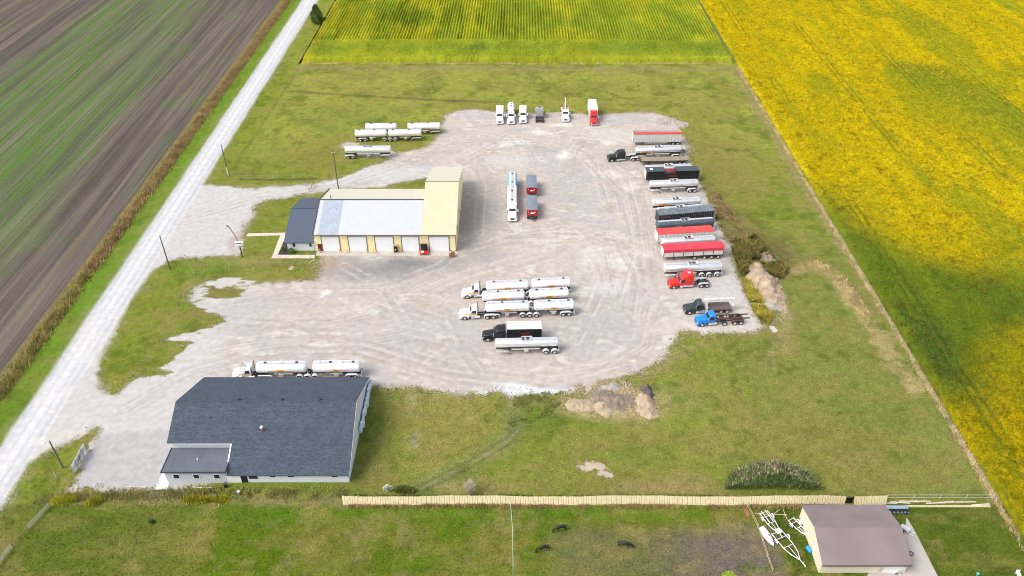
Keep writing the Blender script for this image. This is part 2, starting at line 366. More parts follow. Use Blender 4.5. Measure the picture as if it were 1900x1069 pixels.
    if logo:
        a = arc(-L*.25, L*.25, -1, -9, .012, 3).build('side_stripe', ORNG2, root)
        b = arc(-.75, .75, 9, -17, .020, 4).build('logo_panel', ORANGE, root)
        c = MB()
        for sg in (1,-1):
            for k in range(3):
                x = -.42+k*.3
                for xx, a0, a1 in ((x,-4,-17),(x+.13,-4,-17)):
                    pass
        for k in range(3):
            x = -.45+k*.33
            for x0, x1, a0, a1 in ((x,x+.07,4,-11),(x+.17,x+.24,4,-11),(x,x+.24,-2,-5)):
                q = arc(x0, x1, a0, a1, .028, 2); c.add(q.v, q.f)
        c.build('lettering', STEEL, root)
    if placard:
        arc(xf-L*.32, xf-L*.12, -8, -42, .015, 4).build('orange_placard', ORANGE, root)
        q = MB(); 
        for k in range(7):
            x = xf-L*.325+k*L*.027; z = arc(x, x+L*.014, -17, -30, .024, 2); q.add(z.v, z.f)
        q.build('lettering', REDP, root)
    if stripe:
        arc(xf-L*.45, xf-.5, -28, -60, .015, 5).build('maroon_stripe', stripe, root)
    if blue:
        arc(xr+.2, xr+L*.44, 55, 14, .014, 6).build('blue_stripe', blue, root)
    return arc

# ------------------------------------------------------------------ box-like trailers
def dump_trailer(root, L, m, tarp=None, H=3.3, zb=1.15, ribs=12, ribm=None, tarp_open=False, xs_rear=(.9,2.2), lift=(), hop=False, legs=True, valance=None, inner=None, hw=1.28, single=True, tbow=0.10, fend=None):
    xf, xr = L/2, -L/2
    t = .07
    b = MB()
    b.box(xr, xf, hw-t, hw, zb, H).box(xr, xf, -hw, -hw+t, zb, H).box(xf-t, xf, -hw+t, hw-t, zb, H+.18).box(xr, xr+t, -hw+t, hw-t, zb, H)
    b.box(xr+t, xf-t, -hw+t, hw-t, zb, zb+.08)
    b.build('tub', m, root)
    b = MB()
    for sg in (1,-1): b.box(xr-.02, xf+.02, sg*hw-.05, sg*hw+.06, H, H+.10)
    for x in (xr-.02, xf-.06): b.box(x, x+.08, -hw+.05, hw-.05, H+.19 if x > 0 else H, H+.26 if x > 0 else H+.1)
    b.build('top_rim', ribm or m, root)
    b = MB()
    for i in range(ribs+1):
        x = xr+.05+(L-.18)*i/ribs
        for sg in (1,-1): b.box(x, x+.09, sg*hw if sg > 0 else -hw-.07, hw+.07 if sg > 0 else -hw, zb+.02, H-.002)
    b.build('side_ribs', ribm or m, root)
    if tarp and not tarp_open:
        k = 10; rings = []
        bm = MB(); prof = []
        n = 10
        for i in range(n+1):
            y = -hw-.07+(2*hw+.14)*i/n; prof.append((y, H+.13+tbow*4*(1-(2*i/n-1)**2)*.6))
        bot = [(y, z-.04) for y, z in prof][::-1]
        bows = 8
        vs = []
        for j in range(bows*4+1):
            x = xr-.03+(L+.06)*j/(bows*4); sag = -.03*abs(math.sin(PI*j/4))
            vs.append([(x, y, z+sag*(1-abs(2*i/n-1)**4)+random.uniform(-.006,.006)) for i, (y, z) in enumerate(prof)])
        o = 0; V = [p for r in vs for p in r]; F = []
        nn = n+1
        for j in range(len(vs)-1):
            for i in range(n): F.append((j*nn+i, j*nn+i+1, (j+1)*nn+i+1, (j+1)*nn+i))
        bm.add(V, F)
        v = valance or .12
        for sg in (1,-1): bm.box(xr-.03, xf+.03, sg*(hw+.085)-.015, sg*(hw+.085)+.015, H+.13-v, H+.15)
        bm.build('tarp', tarp, root, 60)
    if tarp and tarp_open:     # rolled to the far side
        MB().tube((xr,-hw*tarp_open,H+.2),(xf,-hw*tarp_open,H+.2), .17, n=10).slab([(xr,-hw*tarp_open,H+.12),(xf,-hw*tarp_open,H+.12),(xf,-hw*tarp_open*.15,H+.2),(xr,-hw*tarp_open*.15,H+.2)], (0,0,1), .05).build('tarp', tarp, root, 50)
        b = MB()
        for i in range(7): x = xr+L*(i+.5)/7; b.tube((x,-hw,H+.08),(x,hw,H+.08), .03, n=5)
        b.build('tarp_bows', ALU2, root)
    b = MB()
    for sg in (1,-1): b.box(xr+.05, xf-.1, sg*.5-.07, sg*.5+.07, zb-.28, zb-.002)
    for i in range(6): x = xr+.4+(L-1)*i/5; b.box(x, x+.1, -1.1, 1.1, zb-.14, zb-.003)
    for x in list(xs_rear)+list(lift): b.tube((xr+x,-.9,.52),(xr+x,.9,.52), .08)
    b.build('subframe', STEEL, root)
    if hop:
        MB().prism([(xr+3.2,zb),(xf-3.2,zb),(xf-4.2,.55),(xr+4.2,.55)], -.9, .9).build('hopper_chute', m, root)
    axle_wheels(root, [xr+x for x in xs_rear]); axle_wheels(root, [xr+x for x in lift])
    if fend: fender(root, xr+xs_rear[0], xr+xs_rear[1], fend)
    if legs:
        for sg in (1,-1): MB().box(xf-3.0, xf-2.86, sg*.7-.06, sg*.7+.06, .04, zb-.1).box(xf-3.08,xf-2.78,sg*.7-.14,sg*.7+.14,0,.05).build('landing_leg', STEEL, root)
    MB().box(xr-.12,xr-.04,-1.2,1.2,.55,.72).box(xr-.1,xr+.2,.6,.7,.72,zb).box(xr-.1,xr+.2,-.7,-.6,.72,zb).build('rear_bumper', STEEL, root)
    for sg in (1,-1): MB().box(xr-.15,xr-.12,sg*.95-.16,sg*.95+.16,.58,.68).build('tail_lamp', REDL, root)

VEH = []
def place(name, label, cat, group, a, b, face, half=1.28, z=0.0, centre=False, lenadd=0.0):
    """a, b: surveyed near-side wheel-line ends (left, right). face: 'L','R' or 'C' (toward the camera), 'A' away"""
    A = G(*a, z); B = G(*b, z); d = (B-A); L = d.length+lenadd; d.normalize()
    nrm = Vector((-d.y, d.x, 0)); c = (A+B)/2+(nrm*half if not centre else Vector((0,0,0))); c.z = .0
    yaw = math.atan2(d.y, d.x)+(PI if face == 'L' else 0)
    o = empty(name, label, cat, group, c, yaw); VEH.append((c.x, c.y, yaw, L))
    return o, L
def place_depth(name, label, cat, group, front, L, yaw=-90):
    f = G(*front); d = Vector((math.cos(R(yaw)), math.sin(R(yaw)), 0)); c = f-d*(L/2)
    o = empty(name, label, cat, group, c, R(yaw)); VEH.append((c.x, c.y, R(yaw), L)); return o
# ================================================================== VEHICLES
def sx(x, y, z=2.2):      # survey x read at body height -> x at ground height
    g = G(x, y); F = g.y*math.cos(PITCH)+CAM_H*math.sin(PITCH); return 950+(x-950)*(1-z*math.sin(PITCH)/F)
def row(name, label, cat, group, xl, yl, xr, yr, face, **k):
    return place(name, label, cat, group, (sx(xl, yl), yl), (sx(xr, yr), yr), face, **k)
def rowtop(name, label, cat, group, xl, yl, xr, yr, face, z=3.2, **k):
    return place(name, label, cat, group, (xl, yl), (xr, yr), face, z=z, centre=True, **k)
TT = 'tank_trailer'; GL = 'tank trailers parked on the grass edge'; GC = 'white milk-style tank trailers in the yard centre'; GR = 'tank trailers in the right-hand row'
# --- left group by the lawn
o, L = row(TT, 'cream tank trailer, rear one of the front pair on the grass behind the workshop', 'tank trailer', GL, 657.7,264,717,263.5,'R')
tank_trailer(o, L, CREAMT, 1.22,.95,2.35, axles=(1.5,3.0), hatches=4, fend=CREAMT, drop=False, legs=False, rail=False)
o, L = row(TT, 'cream tank trailer with faint orange lettering, front one of the front pair on the grass', 'tank trailer', GL, 720,263.5,782,262.5,'R')
arc = tank_trailer(o, L, CREAMT, 1.22,.95,2.35, axles=(-1.2,.45,2.0), hatches=4, fend=CREAMT, rail=False)
for s_ in (1,-1): letters(-.2, 3.6, 2.05, 2.35, s_*1.24, s_, mat('faded_orange_print', (.75,.30,.14), .6), o)
o, L = rowtop(TT, 'white tank trailer behind the cream pair, on the side toward the road', 'tank trailer', GL, 677.7,230.5,736,230,'R')
tank_trailer(o, L, WHITE, 1.22,.95,2.35, axles=(1.5,3.0), hatches=3, rail=False, legs=False)
o, L = rowtop(TT, 'white tank trailer with red lettering standing farthest right of the grass group', 'tank trailer', GL, 756,230,817,228.5,'R')
tank_trailer(o, L, WHITE, 1.22,.95,2.35, axles=(.45,2.0), hatches=4, rail=False)
for s_ in (1,-1): letters(-.6, 2.0, 2.0, 2.42, s_*1.24, s_, REDP, o)
for s_ in (1,-1): letters(2.1, 3.7, 2.0, 2.36, s_*1.24, s_, mat('faded_orange_print', (.75,.30,.14), .6), o)
o, L = row(TT, 'long shiny tank trailer alone on the gravel patch nearest the tall utility pole', 'tank trailer', GL, 639,295.5,725,294.5,'R')
tank_trailer(o, L, ALU, 1.2,.85,2.45, axles=(.85,2.15), hatches=0, rail=False, nb=5, walkway=False, p=2.5)
BLUEP = mat('blue_emblem_paint', (.05,.13,.42), .5)
b = MB(); zt = 3.315
for c in (-.85, 0, .85): b.add([(c-.55,.1,zt),(c,-.42,zt-.03),(c+.55,.1,zt),(c,.62,zt-.06)], [(0,1,2,3)])
b.build('emblem', BLUEP, o)
# --- top row facing the camera
GT = 'trucks lined up along the far edge of the yard'
def dtruck(label, x, y, L, yaw=-90, name='semi_truck', cat='truck', grp=GT): return place_depth(name, label, cat, grp, (x, y), L, yaw)
SILV = mat('silver_grey_paint', (.42,.43,.45), .35, .2, .06, 1, dirt=.2)
o = dtruck('white semi truck with a high square sleeper, leftmost of the far row', 927.3,232, 7.2); tractor(o, 7.2, WHITE, 1.9, 3.95, stacks=0)
o = dtruck('white tank truck with a round white tank behind its cab, second in the far row', 948.3,232, 10.5, name='tank_truck', cat='tank truck')
tractor(o, 10.5, WHITE, 0, 3.0, stacks=2)
MB().tank([(-5.0,.5,.5,2.2),(-4.85,.95,.95,2.2),(-4.5,1.12,1.12,2.2),(.4,1.12,1.12,2.2),(.7,.95,.95,2.2),(.85,.5,.5,2.2)], 30, 2).build('tank', WHITE, o, 50)
b = MB()
for x in (-4.3,-2.2,-.1): b.box(x, x+.25, -1.0,1.0,.88,1.35)
b.build('tank_saddle', STEEL, o)
MB().tube((-1.5,0,3.2),(-1.5,0,3.5),.25,n=14).tube((-3.4,0,3.2),(-3.4,0,3.45),.2,n=12).build('hatch', STEEL, o)
MB().path([(-5.1,.5,1.0),(-5.1,.5,3.5),(-4.6,.5,3.6)],.03).path([(-5.1,-.5,1.0),(-5.1,-.5,3.5),(-4.6,-.5,3.6)],.03).build('hand_rail', ALU, o)
o = dtruck('white semi truck with a rounded roof, third in the far row', 970.5,230, 7.3); tractor(o, 7.3, WHITE, 1.5, 3.8, stacks=0)
o = dtruck('silver grey semi truck parked tail first, showing its bare dark frame', 1001.5,228.5, 8.4, 90); o.location = G(1001.5,228.8)+Vector((0,4.2,0))
tractor(o, 8.4, SILV, 1.3, 3.5, stacks=0, fend=None)
MB().box(-.6,-.2,-.4,.4,3.50,3.55).build('roof_hatch', BLACK, o)
o = dtruck('white crane truck with a raised thin white boom and red machinery behind the cab', 1049.5,227.5, 8.0, name='crane_truck', cat='crane truck')
tractor(o, 8.0, WHITE, 0, 3.0, stacks=0)
MB().body([(-3.9,1.2,.9,1.25,.05),(-.1,1.2,.9,1.25,.05)]).build('flat_bed', REDP, o)
MB().body([(-.9,.55,1.25,2.3,.1),(-.2,.55,1.25,2.3,.1)]).box(-3.3,-2.6,.5,1.15,1.25,2.6).box(-3.3,-2.6,-1.15,-.5,1.25,2.6).build('crane_base', mat('rust_red_paint',(.36,.07,.04),.6,dirt=.3), o, 40)
MB().tube((-.6,0,2.2),(-4.3,.25,4.6),.2,.12).build('boom', WHITE, o, 40)
MB().tube((-2.2,.9,1.3),(-2.2,.9,2.3),.3,n=12).tube((-2.2,-.9,1.3),(-2.2,-.9,2.3),.3,n=12).build('outrigger', WHITE, o, 40)
o = dtruck('red cab truck with a tall white box body, rightmost of the far row', 1102.5,234.5, 11.4, name='box_truck', cat='box truck')
tractor(o, 11.4, REDP, 0, 3.0, stacks=0)
MB().body([(-5.65,1.29,1.0,3.95,.05),(1.7,1.29,1.0,3.95,.05)]).build('box_body', WHITE, o, 30)
MB().body([(1.7,1.15,3.0,3.5,.15),(2.3,1.0,2.9,3.0,.04)]).build('wind_deflector', REDP, o, 40)
# --- centre: blue and white tanker, facing the camera
o = dtruck('white semi truck coupled to the long blue and white tank trailer in mid yard', 950.8,412.5, 7.0, -90.3, grp=None)
tractor(o, 7.0, WHITE, .8, 3.0, stacks=0)
o = place_depth(TT, 'long blue and white tank trailer coupled behind the white truck in mid yard', 'tank trailer', None, (950.2,398.5), 17.2, -90.3)
TANK_LOC = o
arc = tank_trailer(o, 16.6, WHITE, 1.27,.98,2.4, axles=(.9,2.2,3.5,4.8), hatches=7, blue=mat('sky_blue_paint',(.07,.42,.72),.35,0,.05,1,dirt=.1), nb=3, rail=False, walkmat=mat('pinkish_grey_walkway',(.42,.38,.38),.7))
# --- two tarped red dump pups
CHARC = mat('grey_tarpaulin', (.17,.20,.24), .6, 0, .12, .8, dirt=.15, dirtcol=(.3,.3,.3), bump=.3, bscale=3)
DRED = mat('dark_red_paint', (.36,.012,.018), .3, 0, .08, 1, dirt=.1)
for i, (fx, fy, LL, lab) in enumerate(((986.3,367.5,7.6,'grey tarped dump trailer with a dark red front, farther of the two in mid yard'),(987.3,411,8.6,'grey tarped dump trailer with a dark red front, nearer of the two in mid yard'))):
    o = place_depth('dump_trailer', lab, 'dump trailer', 'grey tarped dump trailers in mid yard', (fx, fy), LL, -90.4)
    q = 1.2 if i else .6
    dump_trailer(o, LL-q, DRED, CHARC, H=2.75, zb=1.2, ribs=7, xs_rear=(.9,2.2), legs=False, tbow=.07)
    for ch in o.children: 
        if ch.name.startswith(('subframe',)): pass
    MB().box(LL/2-.9, LL/2+.5,-.35,.35,.85,1.1).box(LL/2-.9,LL/2-.6,-1.1,1.1,.7,1.3).build('draw_bar', STEEL, o)
    MB().slab([(LL/2-q/2+.01,-.55,1.9),(LL/2-q/2+.01,.55,1.9),(LL/2-q/2+.01,.3,2.3),(LL/2-q/2+.01,-.3,2.3)],(1,0,0),.02).tube((LL/2-q/2+.05,.7,2.4),(LL/2-q/2+.2,.7,2.4),.14,n=10).tube((LL/2-q/2+.05,-.9,2.4),(LL/2-q/2+.2,-.9,2.4),.09,n=10).build('front_marker', WHITE, o)
    if i: axle_wheels(o, (LL/2-1.5,))
# --- centre lower group: white fleet tankers
STR = ORNG2
def fleet(o, L, axles, hat=4, drop=False, legs=False):
    tank_trailer(o, L, WHITE, 1.24,1.0,2.4, axles=axles, hatches=hat, logo=True, fend=WHITE, nb=2, drop=drop, legs=legs, rail=True, p=2.15, hoses=True)
o, L = row('semi_truck', 'white semi truck with orange side stripe at the head of the topmost fleet row', 'truck', 'white fleet semi trucks', 857,556,917,553,'L'); tractor(o, L, WHITE, .0, 3.0, stripe=ORANGE, stacks=1)
o, L = row(TT, 'white tank trailer with yellow logo, topmost fleet row, hitched to truck', 'tank trailer', GC, 902.5,553.5,981.4,550,'L'); fleet(o, L, (-1.4,0,1.4), 3, True, False)
o, L = row(TT, 'white tank trailer with yellow logo, topmost fleet row, rear of the pair', 'tank trailer', GC, 987.4,549,1060,545,'L'); fleet(o, L, (1.1,2.4), 3)
o, L = row(TT, 'white tank trailer with yellow logo, middle fleet row without a truck, front of the pair', 'tank trailer', GC, 894.6,572.5,974,569,'L'); fleet(o, L, (-1.4,0,1.4), 4, False, True)
o, L = row(TT, 'white tank trailer with yellow logo, middle fleet row, rear of the pair', 'tank trailer', GC, 982.8,568.5,1056.4,565,'L'); fleet(o, L, (1.1,2.4), 3)
o, L = row('semi_truck', 'white semi truck with orange stripe at the head of the lowest fleet row', 'truck', 'white fleet semi trucks', 851.8,595.5,922,592.5,'L'); tractor(o, L, WHITE, .0, 3.0, stripe=ORANGE, stacks=1, fend=WHITE)
o, L = row(TT, 'white tank trailer with yellow logo in the lowest fleet row, hitched to the truck', 'tank trailer', GC, 901,592.5,983,590,'L'); fleet(o, L, (-1.5,0,1.5), 4, True)
o, L = row(TT, 'white tank trailer with yellow logo in the lowest fleet row, rear of the pair', 'tank trailer', GC, 991,589.7,1066,587,'L'); fleet(o, L, (1.1,2.4), 4)
o, L = row('semi_truck', 'white semi truck with orange stripe parked just behind the big dark-roofed barn', 'truck', 'white fleet semi trucks', 427,707,493,706,'L'); tractor(o, L, WHITE, .0, 3.0, stripe=ORANGE, stacks=1)
o, L = row(TT, 'white tank trailer with yellow logo behind the barn, hitched to the truck', 'tank trailer', GC, 473.6,706,567.5,705,'L'); fleet(o, L, (-1.5,0,1.5), 3, True)
o, L = row(TT, 'white tank trailer with yellow logo behind the barn, rear of the pair', 'tank trailer', GC, 579,705,667.7,704,'L'); fleet(o, L, (1.1,2.4), 4)
# black tractor with a box body
o, L = row('box_truck', 'black nosed truck with a white-roofed black box body and red lettering', 'box truck', None, 894.6,635.5,1005,633.5,'L')
tractor(o, L, BLACK, 1.0, 2.95, stacks=0)
bx = L/2-4.95-.15; 
MB().box(-L/2,bx,-1.28,1.28,1.05,3.35).build('box_body', BLACK, o)
MB().box(-L/2-.02,bx+.02,-1.30,1.30,3.35,3.43).build('box_roof', OFFW, o)
MB().box(-L/2-.03,bx+.03,-1.31,1.31,1.0,1.06).build('box_rail', ALU, o)
b = MB(); b.box(bx+.003,bx+.05,-1.31,-1.20,1.06,3.34).box(bx+.003,bx+.05,1.20,1.31,1.06,3.34).box(-L/2-.05,-L/2-.003,-1.31,-1.2,1.06,3.34).box(-L/2-.05,-L/2-.003,1.2,1.31,1.06,3.34); b.build('corner_post', ALU, o)
for s_ in (1,-1): letters(-L/2+2.6,-L/2+4.3,2.0,2.5,s_*1.28,s_,REDP,o)
o, L = row(TT, 'polished round tank trailer standing alone below the black box truck', 'tank trailer', None, 918,660.5,1037.4,657.5,'L')
tank_trailer(o, L, ALU, .95,.93,2.35, p=2.0, axles=(.85,2.6), dome=True, nb=7, fend=None, walkway=True, hatches=0, rail=False)
for x in (.85,2.6): fender(o, -L/2+x, -L/2+x, WHITE)
# --- right-hand column, top to bottom, all facing left
GRT = GR
GREYRIB = mat('galvanised_side', (.55,.56,.57), .5, .3, .1, 1, dirt=.35)
o, L = row('hopper_trailer', 'tall white ribbed open trailer with its red tarp rolled back, top of the right column', 'hopper trailer', None, 1174.5,271,1264,270,'L')
dump_trailer(o, L, OFFW, REDT, H=3.7, zb=1.2, ribs=15, ribm=GREYRIB, tarp_open=-1, hop=True)
o, L = rowtop('flatbed_trailer', 'empty tan planked flatbed trailer between the ribbed trailer and the shiny tanker', 'flatbed trailer', 'flatbed trailers in the right column', 1177,274,1271,273,'L', z=1.45)
def flatbed(o, L, deck, dm=STEEL, chain=True, low=False):
    MB().box(-L/2,L/2,-1.27,1.27,1.33,1.45).build('deck', deck, o)
    b = MB()
    for s_ in (1,-1): b.box(-L/2-.02,L/2+.02,s_*1.31-.04,s_*1.31+.04,1.24,1.47).box(-L/2+.3,L/2-.5,s_*.5-.06,s_*.5+.06,.85,1.32)
    for i in range(9): x = -L/2+.5+(L-1.2)*i/8; b.box(x,x+.1,-1.26,1.26,1.18,1.325)
    b.build('side_rail', dm, o)
    axle_wheels(o, (-L/2+.9,-L/2+2.2), r=.5)
    for s_ in (1,-1): MB().box(L/2-3.0,L/2-2.86,s_*.7-.06,s_*.7+.06,.04,1.2).box(L/2-3.08,L/2-2.78,s_*.7-.14,s_*.7+.14,0,.05).build('landing_leg', STEEL, o)
    MB().box(L/2-.06,L/2+.02,-1.25,1.25,1.475,2.0).build('headboard', dm, o)
flatbed(o, L, DECK, mat('tan_rail_paint',(.45,.38,.28),.6,dirt=.3))
o, L = row(TT, 'shiny tank trailer with an orange placard, hitched to the black semi truck', 'tank trailer', GR, 1180,297,1265,294,'L')
tank_trailer(o, L, ALU, 1.0,.9,2.5, p=2.1, axles=(.9,2.1), dome=True, placard=True, hatches=0, rail=False, fend=CREAMT)
o, L = row('semi_truck', 'black long-nose semi truck with chrome stacks heading the upper right column', 'truck', None, 1129,302,1189,299,'L'); tractor(o, L, BLACK, 1.1, 2.95, fend=OFFW)
o, L = row('flatbed_trailer', 'low black-framed flatbed trailer with olive deck below the shiny tanker and black truck', 'flatbed trailer', 'flatbed trailers in the right column', 1188,308,1277,306,'L'); flatbed(o, L, mat('olive_plank_deck',(.26,.23,.16),.85,0,.25,1.5,dirt=.4))
o, L = rowtop(TT, 'pale tank trailer mostly hidden behind the long black trailer', 'tank trailer', GR, 1197,308,1284,305,'L'); tank_trailer(o, L, ALU2, 1.0,.88,2.4, p=2.1, dome=True, hatches=0, rail=False)
# black trailer with opening
o, L = row('box_trailer', 'long black box trailer with an open middle showing red frames', 'box trailer', None, 1199,340,1297,337.5,'L')
h = 3.5
MB().box(-L/2,-.9,-1.28,1.28,1.0,h).box(-.9,2.1,-1.28,1.28,1.0,h-.9).box(2.1,L/2,-1.28,1.28,1.0,h).build('box_body', BLACK, o)
TEAL = mat('slate_roof_paint', (.045,.06,.075), .4, 0, .1, 1, dirt=.12, dirtcol=(.15,.15,.15))
MB().box(-L/2-.03,-.88,-1.31,1.31,h,h+.06).box(2.08,L/2+.03,-1.31,1.31,h,h+.06).build('box_roof', TEAL, o)
b = MB()
for y in (-.9,-.3,.3,.9): b.path([(-.7,y,h-.85),(-.7,y,h-.25),(1.5,y,h-.25),(1.9,y,h-.85)],.045,6)
for x in (-.6,.4,1.4): b.tube((x,-.9,h-.26),(x,.9,h-.26),.045,n=6)
b.build('red_frame', mat('signal_red_frame',(.6,.06,.03),.5), o)
MB().box(L/2-1.9,L/2-1.1,-.5,.4,h+.062,h+.13).build('roof_hatch', WHITE, o)
MB().box(L/2,L/2+.06,-1.2,1.2,1.2,h-.1).build('front_wall', OFFW, o)
for s_ in (1,-1): letters(-1.0,1.3,1.9,2.35,s_*1.28,s_,REDP,o)
b = MB()
for i in range(10):
    x = -L/2+.1+(L-.3)*i/9
    if not -1.0 < x < 2.2:
        for s_ in (1,-1): b.box(x,x+.06,s_*1.295-.015,s_*1.295+.015,1.05,h-.05)
b.build('side_ribs', STEEL, o)
MB().box(-L/2+.2,L/2-.4,.44,.58,.72,.99).box(-L/2+.2,L/2-.4,-.58,-.44,.72,.99).build('subframe', STEEL, o)
axle_wheels(o, (-L/2+1.0,-L/2+2.3))
for s_ in (1,-1): MB().box(L/2-3.0,L/2-2.86,s_*.7-.06,s_*.7+.06,.04,1.0).build('landing_leg', STEEL, o)
o, L = row(TT, 'shiny round tank trailer with top walkway just below the long black box trailer', 'tank trailer', GR, 1206,360.5,1297,357.5,'L')
tank_trailer(o, L, ALU2, .95,.88,2.4, p=2.0, axles=(.95,2.2), dome=True, nb=6, hatches=0, rail=False)
o, L = rowtop(TT, 'shiny tank trailer with an orange placard between two others, above the ribbed black trailer', 'tank trailer', GR, 1210,371,1300,366.5,'L')
tank_trailer(o, L, ALU, 1.0,.88,2.4, p=2.1, dome=True, placard=True, hatches=0, rail=False)
o, L = rowtop(TT, 'shiny tank trailer peeking out right behind the ribbed black trailer', 'tank trailer', GR, 1219,387,1305,380,'L')
tank_trailer(o, L, ALU, 1.0,.88,2.4, p=2.1, dome=True, hatches=0, rail=False)
NAVY = mat('navy_black_trailer_paint', (.018,.024,.034), .4, 0, .2, 1, dirt=.15)
RIBG = mat('slate_rib_paint', (.16,.19,.21), .45, .2, .1, 1, dirt=.2)
WTARP = mat('worn_slate_tarpaulin', (.12,.145,.17), .65, 0, .3, 1.2, dirt=.5, dirtcol=(.42,.42,.42), bump=.5, bscale=3)
o, L = place('dump_trailer', 'ribbed black trailer under a worn slate tarp with lettering near its front', 'dump trailer', 'tarped dump trailers in the right column', (1223,399.5),(1326,390.5),'L', z=3.6)
dump_trailer(o, L, NAVY, WTARP, H=3.5, ribs=24, ribm=RIBG, tbow=.05)
for s_ in (1,-1): letters(L/2-2.9,L/2-.5,2.75,3.15,s_*1.37,s_,REDT,o)
o, L = rowtop(TT, 'dark slate tank trailer between the ribbed black trailer and the red tarped one', 'tank trailer', GR, 1218,412,1325,404.5,'L')
tank_trailer(o, L, mat('slate_tank_paint',(.07,.095,.115),.4,0,.15,.8,dirt=.2,dirtcol=(.16,.17,.18)), 1.05,.9,2.4, p=2.1, dome=True, nb=5, hatches=0, rail=False)
for s_ in (1,-1): letters(1.0,2.4,2.0,2.25,s_*1.05,s_,WHITE,o)
o, L = place('dump_trailer', 'white ribbed trailer under a bright red tarp, upper of the two red tarped ones', 'dump trailer', 'tarped dump trailers in the right column', (1221,435),(1325,428.5),'L', z=3.45)
dump_trailer(o, L, OFFW, REDT, H=3.3, ribs=14, ribm=GREYRIB, tbow=.06, valance=.08)
o, L = rowtop(TT, 'shiny tank trailer with an orange placard between the two red tarped trailers', 'tank trailer', GR, 1227,444,1327,438,'L')
tank_trailer(o, L, ALU, 1.0,.9,2.4, p=2.1, dome=True, placard=True, hatches=0, rail=False)
o, L = row('dump_trailer', 'four-axle white trailer under a red tarp with deep red side flap, lower of the two', 'dump trailer', 'tarped dump trailers in the right column', 1231,485.5,1343,480,'L')
dump_trailer(o, L, OFFW, mat('crimson_tarpaulin',(.60,.035,.06),.6,0,.12,.7,dirt=.12,dirtcol=(.6,.3,.3),bump=.3,bscale=3), H=3.1, zb=1.25, ribs=6, ribm=STEEL, xs_rear=(1.1,2.7,4.4), lift=(6.8,), valance=.75, tbow=.13)
o, L = row(TT, 'three-axle polished tank trailer with a maroon stripe behind the red truck', 'tank trailer', GR, 1233,519,1342,514,'L')
tank_trailer(o, L, ALU, 1.15,.95,2.4, p=2.3, axles=(1.1,2.95,4.7), dome=True, nb=3, hatches=1, rail=True, stripe=mat('maroon_paint',(.22,.01,.03),.4))
o, L = row('semi_truck', 'bright red semi truck with a sleeper and bare frame, in the lower right column', 'truck', None, 1243,538,1320,534,'L')
tractor(o, L, REDP, 1.6, 3.6, stacks=1, fend=ALU2)
MB().slab([(L/2-4.9,-.35,3.64),(L/2-4.2,-.35,3.64),(L/2-4.2,.35,3.64),(L/2-4.9,.35,3.64)],(0,0,1),.03).build('roof_hatch', ALU2, o)
# crane truck
o, L = row('crane_truck', 'old dark green truck with a white folded boom over a rusty flat bed', 'crane truck', None, 1272,585.5,1358,582,'L')
DG = mat('dark_green_truck_paint', (.025,.04,.042), .45, 0, .2, 1, dirt=.3)
tractor(o, L, DG, 0, 2.6, stacks=0)
MB().box(-L/2-.1,L/2-5.2,-1.25,1.25,1.05,1.25).build('flat_bed', mat('rusty_plank_bed',(.11,.085,.075),.8,0,.3,1.5,dirt=.5,dirtcol=(.2,.1,.06),bump=.4), o)
MB().box(-L/2-.14,L/2-5.15,1.26,1.32,.95,1.27).box(-L/2-.14,L/2-5.15,-1.32,-1.26,.95,1.27).box(-L/2-.16,-L/2-.11,-1.25,1.25,.5,1.27).build('bed_rail', mat('rust_brown_steel',(.12,.05,.03),.8,dirt=.4), o)
BW = mat('boom_white_paint', (.74,.72,.68), .5, dirt=.35, dirtcol=(.4,.22,.14))
MB().box(L/2-5.1,L/2-4.55,-.5,.5,.9,3.0).build('crane_column', BW, o)
MB().tube((L/2-4.8,-1.0,.3),(L/2-4.9,-.4,2.4),.1).tube((L/2-4.8,1.0,.3),(L/2-4.9,.4,2.4),.1).box(L/2-5.0,L/2-4.6,1.0,1.25,.15,2.0).box(L/2-5.0,L/2-4.6,-1.25,-1.0,.15,2.0).build('outrigger', BW, o)
bo = MB(); bo.body([(L/2-4.3,.26,2.8,3.4,.05),(-L/2-.6,.18,2.85,3.25,.05)]).build('boom', BW, o, 40)
MB().body([(-L/2-.9,.2,1.6,3.2,.05),(-L/2-.5,.2,1.8,3.3,.05)]).tube((-L/2-.7,-.45,1.7),(-L/2-.7,.6,1.6),.25,n=10).build('boom_tip', BW, o, 40)
# blue winch truck
o, L = row('winch_truck', 'bright blue round-nosed truck with long rusty rails on its back', 'winch truck', None, 1295,608,1384,603,'L')
BLU = mat('bright_blue_paint', (.01,.20,.62), .35, 0, .1, 1, dirt=.15, dirtcol=(.05,.1,.2))
tractor(o, L, BLU, 0, 2.55, stacks=0)
RS = mat('rust_rail_steel', (.09,.045,.035), .75, 0, .3, 1.5, dirt=.4, dirtcol=(.16,.08,.05))
MB().add([],[]).prism([(L/2-4.4,1.35),(-L/2-1.2,1.25),(-L/2-1.2,1.45),(L/2-4.4,1.65)],.55,.75).prism([(L/2-4.4,1.35),(-L/2-1.2,1.25),(-L/2-1.2,1.45),(L/2-4.4,1.65)],-.75,-.55).build('loading_rail', RS, o)
b = MB()
for i in range(6): x = L/2-4.6-i*1.1; b.box(x,x+.15,-.54,.54,1.25,1.4)
b.box(L/2-6.2,L/2-5.2,-.5,.5,.9,1.24).build('cross_beams', RS, o)
fender(o, -L/2+.75,-L/2+2.08, RS)
axle_wheels(o, (-L/2+4.3,))

